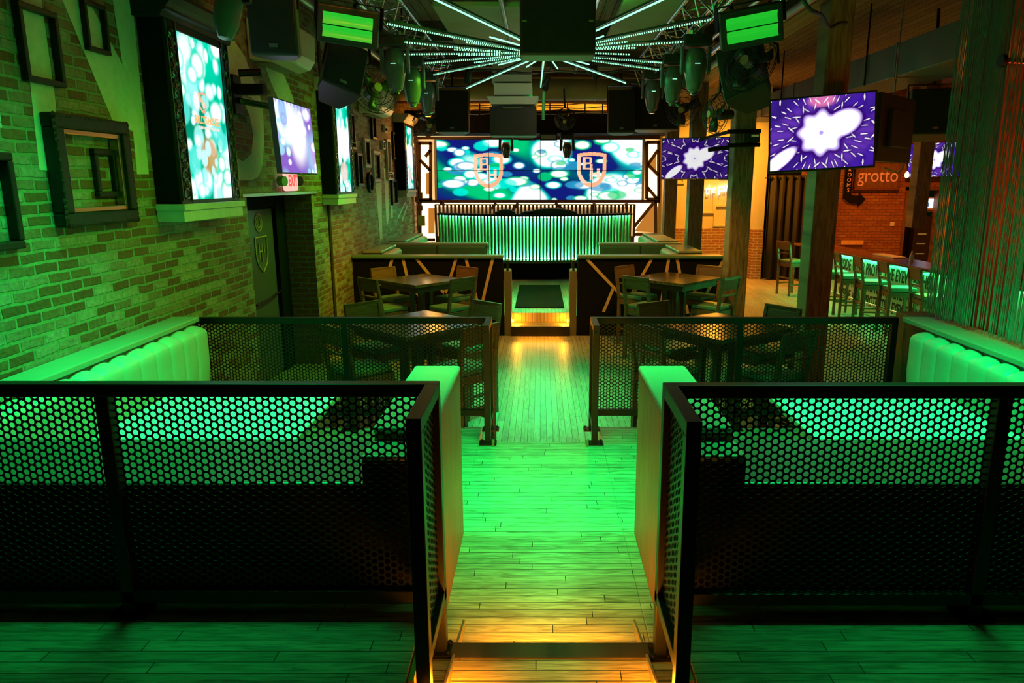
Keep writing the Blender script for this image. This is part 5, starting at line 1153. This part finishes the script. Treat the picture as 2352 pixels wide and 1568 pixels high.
# far orange wall: neon and frames
t = thing('neon_sign', 'white neon script sign on the far orange wall beside a timber post', 'sign', (PY(1650, 432, 18.45).x, 18.52, PY(1640, 432, 18.45).z))
text('script', 'the party', 0.33, basis((0.05, 0, 0), (1, 0, 0), (0, 0, 1)) @ Matrix.Rotation(R(10), 4, 'Z'), neon, t, 0.006, 0.62, shear=0.25)
for k, (P_, m, lab) in enumerate((((1545, 405, 1572, 422), plaster, 'pale frame high on the orange wall beside the post'), ((1612, 432, 1640, 490), plaster, 'pale frame left of the neon script'), ((1640, 470, 1672, 520), plaster, 'lower pale frame under the neon script'), ((1655, 350, 1672, 410), plaster, 'pale frame right of the purple television'))):
    a, c = PY(P_[0], P_[1], 18.58), PY(P_[2], P_[3], 18.58); t = thing('picture_frame', lab, 'frame', (a.x, 18.6, c.z), 0, 'pale frames on the orange wall'); W_, H_ = c.x-a.x, a.z-c.z
    for x_0, z_0, x_1, z_1 in ((0, 0, W_, 0.05), (0, H_-0.05, W_, H_), (0, 0.05, 0.05, H_-0.05), (W_-0.05, 0.05, W_, H_-0.05)): MB().box(x_0, -0.05, z_0, x_1, 0, z_1).build('frame_side', m, t, bev=0.006)
# bead curtains
def beads(name, label, y0, y1, x, z0, z1, dens, seed):
    rg = random.Random(seed); vs = []; fs = []
    n = int((y1-y0)*dens)
    for i in range(n):
        y = y0+(y1-y0)*(i+rg.uniform(0.15, 0.85))/n; xx = x+rg.uniform(-0.03, 0.03); r = rg.uniform(0.0024, 0.0036); m = 30; zb2 = z0+rg.uniform(0, 0.04)
        for j in range(m+1):
            z = zb2+(z1-zb2)*j/m; s_ = r*(1.25 if j % 2 else 0.8)
            for k in range(4): vs.append((xx+s_*math.cos(k*PI/2), y+s_*math.sin(k*PI/2), z))
        o = i*(m+1)*4
        for j in range(m):
            for k in range(4): fs.append((o+j*4+k, o+j*4+(k+1) % 4, o+j*4+4+(k+1) % 4, o+j*4+4+k))
    me = bpy.data.meshes.new(name); me.from_pydata(vs, [], fs); me.materials.append(bead)
    o = bpy.data.objects.new(name, me); S.collection.objects.link(o); tag(o, label, 'curtain', kind='stuff'); return o
beads('bead_curtain', 'dense green lit bead chain curtain hanging left of the red post', 5.08, 5.70, 3.10, 0.66, 3.9, 230, 1)
beads('bead_curtain', 'sparse bead chains hanging before the red lit post', 4.80, 5.08, 3.10, 0.66, 3.9, 75, 2)
beads('bead_curtain', 'bead chain curtain at the right edge of the picture', 3.4, 4.80, 3.10, 0.66, 3.9, 150, 3)
c = PX(2300, 140, 3.05); t = thing('spotlight', 'chrome tube spotlight poking through the bead curtains', 'stage light', c)
MB().cyl((0, 0, 0), (0.35, 0.02, -0.01), 0.028, 14).build('can', chrome, t, smooth=True); MB().cyl((-0.01, 0, 0), (0.02, 0, 0), 0.042, 16).build('lens_ring', black, t)
# lit back bar seen through the beads
t = thing('back_bar', 'backlit orange shelves glimpsed through the bead curtain', 'shelf', (10.9, 10.0, Z2))
MB().box(0.2, -3.5, 0, 0.5, 4.5, 3.4).build('carcass', wood_red, t)
for z0 in (1.0, 1.55, 2.1): MB().box(-0.15, -3.4, z0, 0.2, 4.4, z0+0.04).build('shelf', wood_red, t)
for z0 in (1.06, 1.62): MB().box(0.17, -3.3, z0, 0.195, 4.3, z0+0.42).build('light_panel', glow('amber_panel_%d' % int(z0*100), (1.0, 0.42, 0.06), 0.9), t)
random.seed(5)
bottle_mats = [mat('bottle_%d' % k, c, 0.15, coat=0.3) for k, c in enumerate(((0.10, 0.05, 0.02), (0.05, 0.10, 0.04), (0.25, 0.2, 0.12)))]
for k in range(14):
    tag(MB().lathe([(0.001, 0), (0.04, 0), (0.04, 0.2), (0.015, 0.25), (0.015, 0.32), (0.001, 0.32)], 10, Matrix.Translation((10.82, 8.2+k*0.32, Z2+(1.04 if k % 2 else 1.59)))).build('bottle', bottle_mats[k % 3], None, smooth=True), 'dark bottle on the backlit shelf beyond the bead curtain', 'bottle', 'bottles on the back bar')
